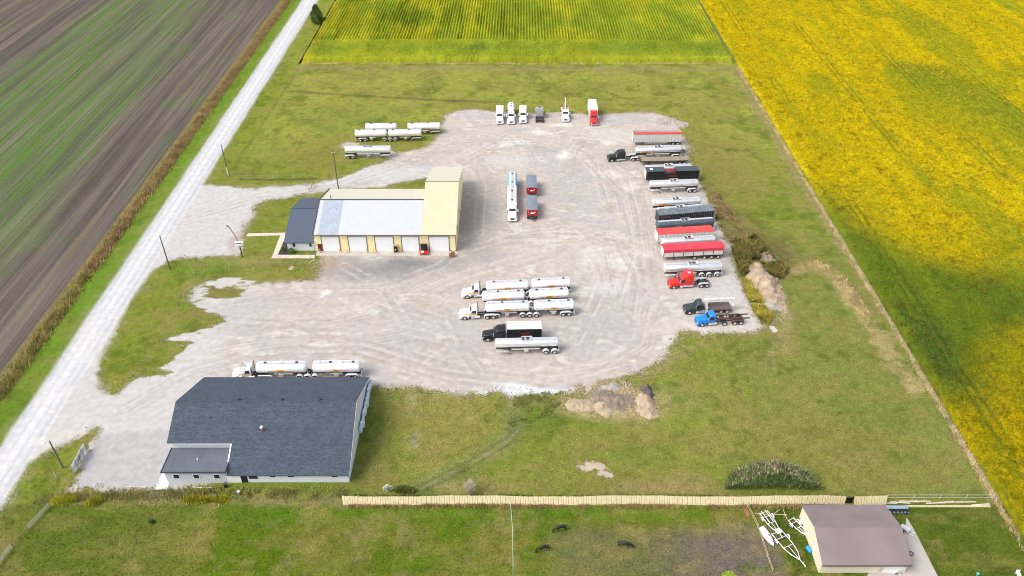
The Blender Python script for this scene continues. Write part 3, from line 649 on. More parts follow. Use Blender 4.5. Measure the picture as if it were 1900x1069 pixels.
# ================================================================== GROUND
def hashn(ix, iy, seed):
    h = (ix.astype(np.int64)*374761393+iy.astype(np.int64)*668265263+seed*1274126177) & 0x7fffffff
    h = (h ^ (h >> 13))*1274126177 & 0x7fffffff
    return ((h ^ (h >> 16)) & 0xffff)/65535.0
def vn(x, y, s, seed=0):
    x = x/s; y = y/s; ix = np.floor(x); iy = np.floor(y); fx = x-ix; fy = y-iy
    fx = fx*fx*(3-2*fx); fy = fy*fy*(3-2*fy)
    a = hashn(ix,iy,seed); b = hashn(ix+1,iy,seed); c = hashn(ix,iy+1,seed); d = hashn(ix+1,iy+1,seed)
    return (a*(1-fx)+b*fx)*(1-fy)+(c*(1-fx)+d*fx)*fy
def fbm(x, y, s, seed=0, o=4, g=.55):
    t = 0; a = 1; n = 0
    for k in range(o): t = t+a*vn(x, y, s/2**k, seed+k*17); n += a; a *= g
    return t/n
def sdpoly(X, Y, P):       # positive inside
    d = np.full(X.shape, 1e9); ins = np.zeros(X.shape, bool); n = len(P)
    for i in range(n):
        x0, y0 = P[i]; x1, y1 = P[(i+1)%n]; ex, ey = x1-x0, y1-y0
        t = np.clip(((X-x0)*ex+(Y-y0)*ey)/(ex*ex+ey*ey+1e-9), 0, 1)
        d = np.minimum(d, np.hypot(X-x0-t*ex, Y-y0-t*ey))
        if abs(ey) > 1e-9:
            c = ((y0 > Y) != (y1 > Y)) & (X < ex*(Y-y0)/ey+x0); ins ^= c
    return np.where(ins, d, -d)
def sdline(X, Y, P):
    d = np.full(X.shape, 1e9)
    for i in range(len(P)-1):
        x0, y0 = P[i]; x1, y1 = P[i+1]; ex, ey = x1-x0, y1-y0
        t = np.clip(((X-x0)*ex+(Y-y0)*ey)/(ex*ex+ey*ey+1e-9), 0, 1)
        d = np.minimum(d, np.hypot(X-x0-t*ex, Y-y0-t*ey))
    return d
def SV(pts): return [tuple(G(a, b).xy) for a, b in pts]
sm = lambda v, a, b: np.clip((v-a)/(b-a), 0, 1)**2*(3-2*np.clip((v-a)/(b-a), 0, 1))
RX0, RX1 = -91.4, -84.5
YARD = SV([(388,345),(460,350),(540,345),(590,338),(630,329),(672,316),(700,305),(726,297),(715,291),(650,289),(632,270),(645,266),(700,272),(735,285),(790,272),(815,252),(822,236),(826,215),(845,204),(885,203),(925,208),(990,212),(1040,208),(1115,214),(1160,209),(1215,209),(1255,220),(1263,240),(1272,262),(1280,300),(1300,345),(1310,365),(1322,400),(1340,435),(1350,470),(1368,510),(1380,545),(1402,580),(1420,606),(1400,614),(1330,616),(1262,617),(1246,645),(1225,672),(1190,694),(1140,708),(1062,724),(1030,732),(1010,728),(975,738),(955,742),(925,724),(850,727),(790,722),(730,714),(672,716),(655,760),(600,850),(420,880),(312,912),(128,912),(176,802),(181,797),(110,830),(50,860),(-40,950),(-60,900),(60,650),(300,330)])
ISL = SV([(175,700),(190,655),(250,545),(285,500),(305,486),(335,476),(440,472),(452,445),(458,420),(473,385),(500,370),(560,362),(597,357),(640,352),(700,347),(760,338),(812,326),(812,345),(790,352),(700,354),(620,356),(600,400),(590,476),(588,500),(586,521),(545,523),(505,525),(470,530),(440,540),(415,548),(408,535),(415,524),(385,520),(345,548),(350,565),(385,570),(372,600),(345,625),(322,648),(297,664),(268,688),(240,712),(213,729),(190,722)])
c = lambda r, g, b: np.array([r, g, b])
def blob(X, Y, px, py, rx, ry, seed=0, ang=0, soft=.5):
    g = G(px, py); dx = X-g.x; dy = Y-g.y; ca, sa = math.cos(ang), math.sin(ang)
    r = np.hypot((dx*ca+dy*sa)/rx, (-dx*sa+dy*ca)/ry)+(fbm(X, Y, max(1.2, min(rx, ry)), 91+seed, 3)-.5)*1.1
    return 1-sm(r, 1-soft, 1+soft*.5)
def attrs(X, Y):
    road = np.minimum(X-RX0, RX1-X)
    yd = sdpoly(X, Y, YARD); isl = sdpoly(X, Y, ISL)
    far = np.minimum(np.minimum(yd, -isl), X-RX1+1.5)
    m = np.maximum(far, road)
    wob = (fbm(X, Y, 6, 3, 4)-.5)*3.2+(fbm(X, Y, 1.3, 5, 3)-.5)*1.6
    soft = 1-sm(road, -2.5, 0)*.85
    m = m+wob*soft*(1-sm(m, 3, 9))*(1-sm(-m, 3, 8))
    # frayed patchy gravel/grass mix on the west side of the lower yard
    fr = blob(X, Y, 385, 575, 9, 17, 1)*1.0
    m = m+fr*((fbm(X*.55, Y*1.8, 5, 21, 4)-.55)*26)
    fr2 = blob(X, Y, 300, 672, 7, 5, 2); m = m+fr2*((fbm(X*.4, Y*2, 4, 22, 4)-.50)*16)
    fr3 = blob(X, Y, 1090, 735, 14, 6, 3); m = m+fr3*((fbm(X, Y, 3, 23, 4)-.60)*8)
    for q in ((1105,866,3.6,1.3),(1435,610,1.2,1.2),(1120,880,2,1),(540,497,.9,1.0),(1365,460,2.5,1.5),):
        m = np.maximum(m, (blob(X, Y, *q, seed=int(q[0]), soft=.9)-.62)*5+(fbm(X, Y, 1.1, 8, 4, .75)-.5)*5)
    # ---------------- grass tone
    n1 = fbm(X, Y, 22, 31); n2 = fbm(X, Y, 7, 41); n3 = fbm(X, Y, 2.2, 51); st = fbm(X*.16, Y, 1.8, 61)
    base = c(.152,.182,.030); lush = c(.092,.150,.018); dry = c(.235,.20,.06); tan = c(.32,.25,.12); weed = c(.125,.095,.045)
    A = np.zeros(X.shape+(3,))+base
    def mixc(A, col, f): return A*(1-f[..., None])+col*f[..., None]
    A = mixc(A, lush, .75*sm(n1*.5+n2*.5, .52, .72)); A = mixc(A, dry, .6*sm(1-(n1*.35+n2*.4+n3*.25), .48, .70))
    A = mixc(A, dry*.95, .35*sm(st, .5, .75)*sm(Y, 190, 230))
    A = mixc(A, c(.265,.27,.055), .75*sm(Y, 185, 230)*sm(n2, .3, .6))            # brighter mown far lawn
    A = mixc(A, c(.14,.185,.018), .6*sm(-X, 74, 80)*(1-sm(-X, 84, 90)))             # road verge
    A = mixc(A, c(.11,.19,.02), .95*sm(-X, 90.5, 92)*(1-sm(-X, 96, 97.5)))        # west verge strip
    A = mixc(A, c(.17,.13,.06), .9*sm(-X, 97.6, 98.6))
    A = mixc(A, c(.155,.165,.05), .5*sm(X, 30, 60)*(1-sm(Y, 150, 175)))
    # ditch lines across the far lawn and beside the drive
    for P, wdt, col, k in (([(545,170),(700,180),(830,187),(920,190)],1.0,weed,.75),([(545,160),(760,168),(1300,168)],1.4,dry*.8,.35),([(445,333),(520,334),(585,332)],.5,weed*.8,.9),
                        ([(445,345),(600,341)],.9,tan,.35),([(345,489),(430,486),(570,487)],1.0,tan*.75,.6),([(330,500),(450,497),(580,494)],.8,weed*1.4,.4),
                        ([(556,126),(900,128),(1357,131)],1.6,tan*.75,.8),([(1362,128),(1480,330),(1600,510),(1745,740),(1845,925)],1.4,tan*.8,.75),
                        ([(250,700),(290,640),(420,400)],.5,tan*.7,.4),([(420,330),(553,130)],.6,weed,.45),([(595,352),(790,340)],1.0,weed*1.3,.5)):
        d = sdline(X, Y, SV(P)); A = mixc(A, col, k*(1-sm(d+(n3-.5)*wdt*2, wdt*.4, wdt*1.3)))
    # drainage streak, straw arc, tyre tracks over the grass
    d = sdline(X, Y, SV([(770,912),(860,868),(940,820),(985,775)])); A = mixc(A, c(.155,.19,.075), .6*(1-sm(d+(n3-.5)*2.5, .8, 3.2))); A = mixc(A, c(.26,.235,.16), .6*(1-sm(d+(n3-.5)*1.5, .1, .7))*sm(fbm(X, Y, 1.5, 87), .4, .6)); A = mixc(A, c(.07,.075,.03), .6*(1-sm(np.abs(d-.7)+(n3-.5)*.8, .1, .5)))
    d = sdline(X, Y, SV([(975,770),(1000,752),(1040,742)])); A = mixc(A, lush*.95, .8*(1-sm(d, 1, 4)))
    d = sdline(X, Y, SV([(1440,510),(1500,495),(1545,505),(1580,560),(1630,625),(1675,690),(1700,720)])); A = mixc(A, tan*1.05, .75*(1-sm(d+(n3-.5)*4, .8, 3.0)))
    d = sdline(X, Y, SV([(1510,480),(1570,520),(1610,580)])); A = mixc(A, weed*1.3, .5*(1-sm(d+(n3-.5)*3, .5, 2.2)))
    for P in ([(1445,560),(1462,600),(1455,650)],[(1425,565),(1438,620),(1430,680)],[(1190,700),(1225,680),(1300,640)]):
        d = sdline(X, Y, SV(P)); A = mixc(A, tan*.85, .5*(1-sm(d+(n3-.5)*1.6, .4, 1.6)))
    for (px, py, rx, ry, col, k) in ((770,815,1.1,2.8,c(.34,.29,.24),.7),(765,748,1.5,3.2,c(.33,.27,.19),.65),(870,776,.8,.8,c(.33,.28,.22),.6),(955,765,2.4,4.5,c(.27,.21,.16),.75),(808,742,.9,1.6,c(.33,.27,.19),.6),(1455,575,1.5,4,c(.36,.30,.21),.6),(1330,395,7,16,weed*1.25,.75),(1400,450,8,10,weed,.7),(1430,485,7,6,weed*.9,.7),(1350,455,3,6,weed*.9,.6),(1395,540,4,14,lush*.9,.7),(1440,610,5,6,tan*.8,.5),
            (1230,190,30,8,dry*.9,.45),(1320,290,14,18,dry*.85,.5),(1360,350,10,14,dry*.8,.45),(660,225,18,10,c(.13,.19,.03),.4),(600,290,14,9,dry*.8,.5),(700,330,10,3,weed*1.3,.5),
            (820,790,14,12,dry*.95,.5),(900,760,12,8,dry,.5),(700,800,4,18,lush*.8,.6),(690,870,4,8,weed*1.2,.5),(1000,770,7,5,lush*.9,.8),(1230,905,12,2.2,c(.30,.20,.12),.6),(880,905,8,2.5,c(.26,.19,.10),.6),
            (1100,880,16,7,dry*.8,.4),(1470,800,16,12,dry*.85,.45),(1080,740,11,5,c(.40,.30,.17),.65),(1170,745,9,6,c(.42,.32,.19),.7),(1140,765,8,2,c(.44,.33,.20),.6),(1600,850,14,8,dry*.75,.4),(1250,790,14,9,c(.19,.20,.045),.4),
            (380,500,12,4,c(.10,.18,.02),.6),(395,560,5,12,c(.20,.15,.07),.55),(1385,580,3,3,c(.22,.15,.08),.6)):
        A = mixc(A, col, k*blob(X, Y, px, py, rx, ry, seed=int(px+py), soft=.9))
    # paddocks and lawns south of the board fence
    f = (1-sm(Y, 83.6, 84.6))
    pad = mixc(np.zeros(A.shape)+c(.078,.125,.008), c(.125,.135,.022), sm(fbm(X, Y, 9, 71), .42, .62)); pad = mixc(pad, c(.17,.145,.06), .6*sm(fbm(X, Y, 3.5, 73), .55, .75))
    pad = mixc(pad, c(.125,.12,.05), .9*sm(X, 2.5, 10)*(1-sm(X, 41, 43.5))*sm(84.5-Y+(n2-.5)*5, 3.5, 7.5))
    pad = mixc(pad, c(.135,.105,.095), .9*sm(X, 18, 34)*(1-sm(X, 40.5, 43))*sm(84-Y+(n2-.5)*5, 3, 8))
    pad = mixc(pad, c(.075,.14,.01), .75*(1-sm(84.5-Y+(n2-.5)*4, 2.0, 5.5))*sm(X, -62, -50)*(1-sm(X, 28, 34)))
    pad = mixc(pad, c(.095,.115,.022), .7*(1-sm(X, -56, -46)))
    lawn = mixc(np.zeros(A.shape)+c(.052,.080,.010), c(.082,.108,.014), sm(n2, .4, .7)); pad = mixc(pad, lawn, sm(X, 42.2, 43.2))
    A = mixc(A, 0, f)+pad*f[..., None]
    d = sdline(X, Y, SV([(100,925),(250,922),(420,925),(640,932)])); A = mixc(A, c(.20,.155,.085), .6*(1-sm(d+(n3-.5)*3, .4, 1.6)))
    wn = fbm(X, Y, 4.5, 83, 5, .7); wm = fbm(X*.25, Y, 2.6, 85, 4, .65)
    A = mixc(A, c(.22,.175,.065), .45*sm(wn, .55, .70)*(1-sm(-X, 88, 91))); A = mixc(A, c(.075,.105,.015), .5*sm(1-wn, .55, .70)); A = mixc(A, c(.20,.175,.05), .35*sm(wm, .52, .68))
    A = A*(.70+.60*fbm(X, Y, 1.0, 81, 3, .8))[..., None]
    # ---------------- gravel tone
    g1 = fbm(X, Y, 16, 131); g2 = fbm(X, Y, 5, 141); g3 = fbm(X*.7+Y*.3, Y*1.3, 1.6, 151)
    B = np.zeros(X.shape+(3,))+c(.44,.385,.345)
    B = mixc(B, c(.39,.365,.345), .85*sm(g1, .45, .62)); B = mixc(B, c(.355,.30,.25), .6*sm(g2, .5, .70)); B = mixc(B, c(.52,.495,.455), .75*sm(g3*.5+g2*.5, .55, .66)); B = mixc(B, c(.34,.32,.30), .45*sm(fbm(X*.5, Y*1.6, 4, 161), .52, .70))
    px0 = G(1130,520); r = np.hypot(X-px0.x, (Y-px0.y)); B = mixc(B, c(.52,.50,.48), .35*sm(np.sin(r*1.15+g2*9), .3, 1)*blob(X, Y, 1130, 520, 22, 20, 5, soft=.8))
    drive = c(.455,.44,.425); k = sm(-X, 52, 66)*sm(Y, 88, 96); B = mixc(B, drive, .75*k); 
    k2 = blob(X, Y, 470, 360, 24, 12, 6, soft=.9); B = mixc(B, drive, .6*k2); k3 = blob(X, Y, 700, 320, 22, 7, 7, soft=.9); B = mixc(B, c(.52,.51,.50), .6*k3)
    for (px, py, rx, ry, col, k) in ((700,498,19,5,c(.22,.215,.21),.8),(770,488,9,3,c(.17,.17,.17),.7),(880,400,7,11,c(.27,.26,.25),.7),(875,470,8,6,c(.28,.27,.26),.65),(900,350,6,8,c(.31,.29,.27),.5),(620,490,7,2,c(.36,.30,.25),.5),
            (880,215,7,4,c(.38,.37,.37),.6),(1150,225,9,3,c(.37,.36,.35),.6),(950,300,8,5,c(.50,.48,.46),.5),(1110,600,9,5,c(.36,.345,.33),.45),(1130,570,5,3,c(.36,.345,.33),.4),(1225,400,4,20,c(.50,.44,.385),.5),
            (450,560,12,9,c(.40,.385,.37),.5),(560,590,18,5,c(.42,.38,.34),.4),(440,590,9,5,c(.36,.35,.34),.5),(1000,245,4,2,c(.60,.58,.53),.8),(1040,232,5,1.6,c(.60,.59,.53),.8),(960,262,5,2,c(.60,.57,.53),.8),(940,268,3,2,c(.60,.57,.53),.7),
            (1047,288,2.3,3.2,c(.62,.60,.56),.9),(1130,265,3,2,c(.58,.55,.50),.8),(1135,323,4.5,3,c(.57,.52,.46),.75),(1170,345,3,2.5,c(.57,.54,.50),.7),(1190,470,2.3,1.6,c(.60,.57,.53),.7),(1130,530,4,4,c(.57,.54,.52),.6),(1150,490,3,3,c(.57,.55,.53),.6),
            (1100,470,4,5,c(.56,.53,.51),.5),(605,543,.9,.8,c(.75,.75,.76),.95),(598,550,.5,.5,c(.75,.75,.76),.9),(945,722,4.5,2.6,c(.60,.60,.61),.95),(990,728,9,2.2,c(.55,.57,.58),.85),(1020,745,4,1.6,c(.60,.62,.63),.9),(1045,728,5,1.5,c(.55,.56,.55),.7),
            (1090,700,14,2,c(.44,.40,.355),.5),(770,815,3,5,c(.40,.34,.30),.9),(765,748,3,5,c(.40,.35,.31),.9),(955,765,4,6,c(.30,.24,.19),.9),(1105,866,7,4,c(.42,.34,.27),.9),(600,490,3,6,c(.30,.20,.13),.5),
            (1330,540,12,9,c(.47,.45,.43),.6),(1340,600,12,4,c(.50,.48,.45),.6),(1300,520,10,5,c(.40,.385,.36),.5),(1235,300,10,25,c(.42,.36,.30),.35),(120,850,14,9,c(.50,.46,.42),.5),(80,880,6,6,c(.46,.40,.36),.5),(445,440,2,9,c(.32,.23,.19),.6),
            (1145,250,9,5,c(.50,.48,.42),.6),(1365,490,3,14,c(.36,.35,.32),.5),(640,272,7,1.5,c(.44,.38,.31),.5)):
        B = mixc(B, col, k*blob(X, Y, px, py, rx, ry, seed=int(px*2+py), soft=.8))
    pk = sdpoly(X, Y, SV([(128,912),(176,802),(320,790),(380,700),(420,880),(312,912)])); B = mixc(B, c(.37,.36,.36), .85*sm(pk, 0, 1.5)); 
    B = mixc(B, c(.34,.33,.32), .35*sm(pk, 0, 1)*sm(fbm(X, Y*.35, 1.1, 171), .5, .7))
    # tyre tracks
    def track(P, k, w_=.28, gap=1.05, col=c(.33,.29,.26)):
        nonlocal B
        d = sdline(X, Y, SV(P)); B = mixc(B, col, k*(1-sm(np.abs(d-gap), w_*.4, w_*1.4))*(.35+.65*sm(fbm(X, Y, 3, 191), .35, .6)))
    arcs = [[(400,650),(520,632),(640,630),(760,660),(860,690),(1000,705),(1120,690),(1195,640),(1215,560),(1190,470)],[(420,560),(560,540),(720,540),(830,500),(900,440),(905,350),(880,290)],
            [(330,410),(480,370),(620,345),(760,300),(860,262),(960,258),(1080,290),(1160,370),(1185,470),(1150,580)],[(640,640),(760,620),(850,640),(900,700),(1050,712),(1160,680)],
            [(860,300),(930,262),(1040,262),(1110,300),(1135,380)],[(880,470),(980,440),(1080,440),(1120,500),(1090,580)],[(900,250),(960,262),(980,300)],[(1090,250),(1060,290),(1055,330)],[(470,600),(620,600),(740,570),(860,520),(1000,480),(1130,440)],
            [(520,650),(680,652),(830,700),(960,712)],[(230,760),(350,690),(480,655),(640,650)],[(700,560),(830,600),(850,650),(800,690)],[(1085,430),(1150,455),(1190,520),(1180,600)],[(650,500),(720,540),(760,600)],
            [(1130,300),(1170,330),(1190,400),(1200,500)],[(960,430),(1040,420),(1110,460),(1130,540),(1080,640)]]
    for i, P in enumerate(arcs):
        track(P, .50, .26); track([(a+9, b+5) for a, b in P], .38, .22, 1.0); track([(a-12, b-7) for a, b in P], .28, .35, 1.1, c(.56,.52,.46)); track([(a+16, b-9) for a, b in P], .30, .2, .95)
    # the road: pale crushed stone with wheel bands
    rc = (X-RX0)/(RX1-RX0)+(fbm(X, Y*.03, 3, 201)-.5)*.06
    rd = np.zeros(A.shape)+c(.50,.497,.50)
    bands = .9*np.exp(-((rc-.13)/.045)**2)+.55*np.exp(-((rc-.36)/.035)**2)+.7*np.exp(-((rc-.62)/.035)**2)+.9*np.exp(-((rc-.86)/.06)**2)+.35*np.exp(-((rc-.5)/.02)**2)
    rd = mixc(rd, c(.33,.35,.39), .62*np.clip(bands, 0, 1)); rd = mixc(rd, c(.60,.59,.58), .5*np.exp(-((rc-.48)/.08)**2))
    near = 1-sm(Y, 105, 150); rd = mixc(rd, c(.55,.53,.50), .5*near*sm(g2, .45, .65))
    on = sm(road, -.6, .5); B = B*(1-on[..., None])+rd*on[..., None]
    edge = np.exp(-((road+.25)/.5)**2)*(yd < 1); B = mixc(B, c(.47,.46,.42), .5*edge)
    B = B*(.93+.14*fbm(X, Y, .8, 211, 3))[..., None]
    # dusty thin grass next to gravel
    A = mixc(A, c(.28,.235,.15), .5*(1-sm(-m, .1, 2.4))*sm(n3, .3, .6)*soft)
    return m, A, B
def ground_material():
    m = bpy.data.materials.new('turf_and_gravel'); m.use_nodes = True; t = m.node_tree; n = t.nodes; L = t.links; b = n['Principled BSDF']
    b.inputs['Roughness'].default_value = .95; b.inputs['Specular IOR Level'].default_value = 0
    g = n.new('ShaderNodeNewGeometry')
    def at(nm): a = n.new('ShaderNodeAttribute'); a.attribute_name = nm; return a
    def noise(s, d=5, r=.55):
        q = n.new('ShaderNodeTexNoise'); q.inputs['Scale'].default_value = s; q.inputs['Detail'].default_value = d; q.inputs['Roughness'].default_value = r; L.new(g.outputs['Position'], q.inputs['Vector']); return q
    def mr(src, a, b_, c_, d): q = n.new('ShaderNodeMapRange'); q.inputs[1].default_value = a; q.inputs[2].default_value = b_; q.inputs[3].default_value = c_; q.inputs[4].default_value = d; L.new(src, q.inputs[0]); return q.outputs[0]
    def mix(bt, f, a, b_):
        q = n.new('ShaderNodeMix'); q.data_type = 'RGBA'; q.blend_type = bt
        if isinstance(f, float): q.inputs[0].default_value = f
        else: L.new(f, q.inputs[0])
        for s, i in ((a, 6), (b_, 7)):
            if isinstance(s, tuple): q.inputs[i].default_value = (*s, 1)
            else: L.new(s, q.inputs[i])
        return q.outputs[2]
    def mul(a, v): q = n.new('ShaderNodeMath'); q.operation = 'MULTIPLY'; L.new(a, q.inputs[0]); q.inputs[1].default_value = v; return q.outputs[0]
    def add(a, b_): q = n.new('ShaderNodeMath'); q.operation = 'ADD'; L.new(a, q.inputs[0]); L.new(b_, q.inputs[1]); return q.outputs[0]
    nf = noise(3.2, 6, .7); nm_ = noise(.8, 4); nx = noise(9, 3, .7)
    e = add(at('edge').outputs['Fac'], mr(nf.outputs[0], .3, .7, -1.0, 1.0)); fac = mr(e, -.45, .45, 0, 1)
    ga = mix('MULTIPLY', 1.0, at('turf').outputs['Color'], mr(nf.outputs[0], .3, .7, .50, 1.50))
    ga = mix('MIX', mr(nx.outputs[0], .55, .8, 0, .35), ga, (.20,.175,.06)); ga = mix('MIX', mr(nm_.outputs[0], .5, .75, 0, .35), ga, (.085,.125,.015))
    gb = mix('MULTIPLY', 1.0, at('stone').outputs['Color'], mr(nx.outputs[0], .3, .7, .80, 1.16)); gb = mix('MULTIPLY', 1.0, gb, mr(nm_.outputs[0], .3, .7, .88, 1.08))
    L.new(mix('MIX', fac, ga, gb), b.inputs['Base Color'])
    bp = n.new('ShaderNodeBump'); bp.inputs['Distance'].default_value = .12; L.new(mr(fac, 0, 1, .9, .25), bp.inputs['Strength']); L.new(nf.outputs[0], bp.inputs['Height']); L.new(bp.outputs[0], b.inputs['Normal'])
    return m
GM = ground_material()
parts = {'ground': [], 'gravel_yard': [], 'road': []}
def patch(x0, x1, y0, y1, st):
    nx = int(round((x1-x0)/st)); ny = int(round((y1-y0)/st))
    xs = np.linspace(x0, x1, nx+1); ys = np.linspace(y0, y1, ny+1); X, Y = np.meshgrid(xs, ys)
    m, A, B = attrs(X, Y)
    idx = np.arange((nx+1)*(ny+1)).reshape(ny+1, nx+1)
    q = np.stack([idx[:-1,:-1], idx[:-1,1:], idx[1:,1:], idx[1:,:-1]], -1).reshape(-1, 4)
    fm = (m[:-1,:-1]+m[:-1,1:]+m[1:,1:]+m[1:,:-1]).reshape(-1)/4; cx = (X[:-1,:-1]+X[1:,1:]).reshape(-1)/2
    isr = (cx > RX0) & (cx < RX1); gy = (fm > 0) & ~isr
    for nm, sel in (('road', isr), ('gravel_yard', gy), ('ground', ~isr & ~gy)):
        f = q[sel]
        if len(f) == 0: continue
        u, inv = np.unique(f, return_inverse=True)
        parts[nm].append((np.stack([X.ravel()[u], Y.ravel()[u], np.zeros(len(u))], -1), inv.reshape(-1, 4), m.ravel()[u], A.reshape(-1,3)[u], B.reshape(-1,3)[u]))
patch(-101, 82, 56, 282.2, .31)
patch(-101, -74, 282.2, 470, .6); patch(-101, 82, 30, 56, 1.0)
def np_mesh(name, V, Fq, m, attrs_=None):
    me = bpy.data.meshes.new(name); k = Fq.shape[1]
    me.vertices.add(len(V)); me.vertices.foreach_set('co', V.astype(np.float32).ravel())
    me.loops.add(Fq.size); me.loops.foreach_set('vertex_index', Fq.astype(np.int32).ravel())
    me.polygons.add(len(Fq)); me.polygons.foreach_set('loop_start', np.arange(0, Fq.size, k, dtype=np.int32))
    me.update(calc_edges=True); me.validate()
    for nm, (ty, arr) in (attrs_ or {}).items():
        a = me.attributes.new(nm, ty, 'POINT')
        if ty == 'FLOAT': a.data.foreach_set('value', arr.astype(np.float32).ravel())
        else: a.data.foreach_set('color', np.concatenate([arr, np.ones((len(arr),1))], 1).astype(np.float32).ravel())
    me.materials.append(m); o = bpy.data.objects.new(name, me); C.objects.link(o); return o
for nm, L_ in parts.items():
    off = 0; V = []; Fq = []; e = []; a = []; b_ = []
    for v, f, mm, aa, bb in L_: V.append(v); Fq.append(f+off); off += len(v); e.append(mm); a.append(aa); b_.append(bb)
    o = np_mesh(nm, np.concatenate(V), np.concatenate(Fq), GM, {'edge':('FLOAT',np.concatenate(e)),'turf':('FLOAT_COLOR',np.concatenate(a)),'stone':('FLOAT_COLOR',np.concatenate(b_))})
    o['kind'] = 'structure'
# far land sheet to the horizon
fl = mat('far_land', (.15,.16,.05), .95, 0, .35, .02, bump=.2)
o = MB().quads([[(-4000,-3000,-.08),(4000,-3000,-.08),(4000,6000,-.08),(-4000,6000,-.08)]]).build('terrain', fl); o['kind'] = 'structure'
# ploughed field west of the road
def node_mat(name, rough=.95):
    m = bpy.data.materials.new(name); m.use_nodes = True; t = m.node_tree; b = t.nodes['Principled BSDF']; b.inputs['Roughness'].default_value = rough; b.inputs['Specular IOR Level'].default_value = 0
    return m, t.nodes, t.links, b
def field_mat():
    m, n, L, b = node_mat('ploughed_soil')
    g = n.new('ShaderNodeNewGeometry')
    def noise(sx_, sy_, d=4, r=.6, off=0):
        q = n.new('ShaderNodeMapping'); q.inputs['Scale'].default_value = (sx_, sy_, 1); q.inputs['Location'].default_value = (off, off, 0); q.inputs['Rotation'].default_value = (0,0,R(-1.2)); L.new(g.outputs['Position'], q.inputs[0])
        w_ = n.new('ShaderNodeTexNoise'); w_.inputs['Scale'].default_value = 1; w_.inputs['Detail'].default_value = d; w_.inputs['Roughness'].default_value = r; L.new(q.outputs[0], w_.inputs[0]); return w_.outputs[0]
    def mr(src, a, b_, c_, d): q = n.new('ShaderNodeMapRange'); q.inputs[1].default_value = a; q.inputs[2].default_value = b_; q.inputs[3].default_value = c_; q.inputs[4].default_value = d; L.new(src, q.inputs[0]); return q.outputs[0]
    def mix(bt, f, a, b_):
        q = n.new('ShaderNodeMix'); q.data_type = 'RGBA'; q.blend_type = bt
        if isinstance(f, float): q.inputs[0].default_value = f
        else: L.new(f, q.inputs[0])
        for s, i in ((a, 6), (b_, 7)):
            if isinstance(s, tuple): q.inputs[i].default_value = (*s, 1)
            else: L.new(s, q.inputs[i])
        return q.outputs[2]
    def op(o_, a, b_):
        q = n.new('ShaderNodeMath'); q.operation = o_
        for s, i in ((a, 0), (b_, 1)):
            if isinstance(s, (int, float)): q.inputs[i].default_value = s
            else: L.new(s, q.inputs[i])
        return q.outputs[0]
    sp = n.new('ShaderNodeSeparateXYZ'); L.new(g.outputs['Position'], sp.inputs[0])
    rows = noise(1.6, .02, 3, .7); rowb = noise(.35, .008, 3, .6, 5); big = noise(.045, .006, 3, .5, 11); patchn = noise(.05, .05, 4, .6, 3); fine = noise(3.5, .9, 6, .75, 7); clod = noise(5, 5, 4, .7, 1)
    col = mix('MIX', mr(rowb, .35, .65, 0, 1), (.086,.072,.062), (.150,.125,.108)); 
    grn = op('ADD', op('MULTIPLY', big, .65), op('MULTIPLY', patchn, .35)); 
    # growth strongest in a belt some way in from the road
    belt = op('SUBTRACT', 1.0, op('MULTIPLY', op('ABSOLUTE', op('ADD', sp.outputs[0], 150.0), 0), .028)); grn = op('ADD', grn, op('MULTIPLY', belt, .24))
    gf = mr(grn, .51, .66, 0, 1); gf = op('MULTIPLY', gf, mr(rowb, .3, .6, 1.0, .35)); gf2 = op('MULTIPLY', gf, mr(fine, .3, .62, .45, 1.0))
    col = mix('MIX', gf2, col, (.085,.175,.025)); yl = noise(.28, .010, 3, .6, 23); col = mix('MIX', op('MULTIPLY', mr(yl, .56, .70, 0, .65), .6), col, (.13,.145,.035))
    dk = noise(.16, .006, 3, .6, 33); col = mix('MIX', mr(dk, .52, .62, 0, .55), col, (.078,.068,.062)); tn = noise(.22, .007, 2, .5, 43); col = mix('MIX', mr(tn, .58, .66, 0, .6), col, (.17,.13,.10))
    col = mix('MULTIPLY', 1.0, col, mr(rows, .32, .68, .70, 1.30)); col = mix('MULTIPLY', 1.0, col, mr(fine, .3, .7, .78, 1.22))
    L.new(col, b.inputs['Base Color'])
    bp = n.new('ShaderNodeBump'); bp.inputs['Strength'].default_value = .8; bp.inputs['Distance'].default_value = .15; L.new(op('ADD', rows, clod), bp.inputs['Height']); L.new(bp.outputs[0], b.inputs['Normal'])
    return m
FM = field_mat()
x = np.linspace(-420, -101, 161); y = np.linspace(30, 620, 121); X, Y = np.meshgrid(x, y); idx = np.arange(X.size).reshape(X.shape)
q = np.stack([idx[:-1,:-1], idx[:-1,1:], idx[1:,1:], idx[1:,:-1]], -1).reshape(-1, 4)
Zf = .05*fbm(X, Y, 14, 77)-.02; o = np_mesh('ploughed_field', np.stack([X.ravel(), Y.ravel(), Zf.ravel()], -1), q, FM); o['kind'] = 'structure'

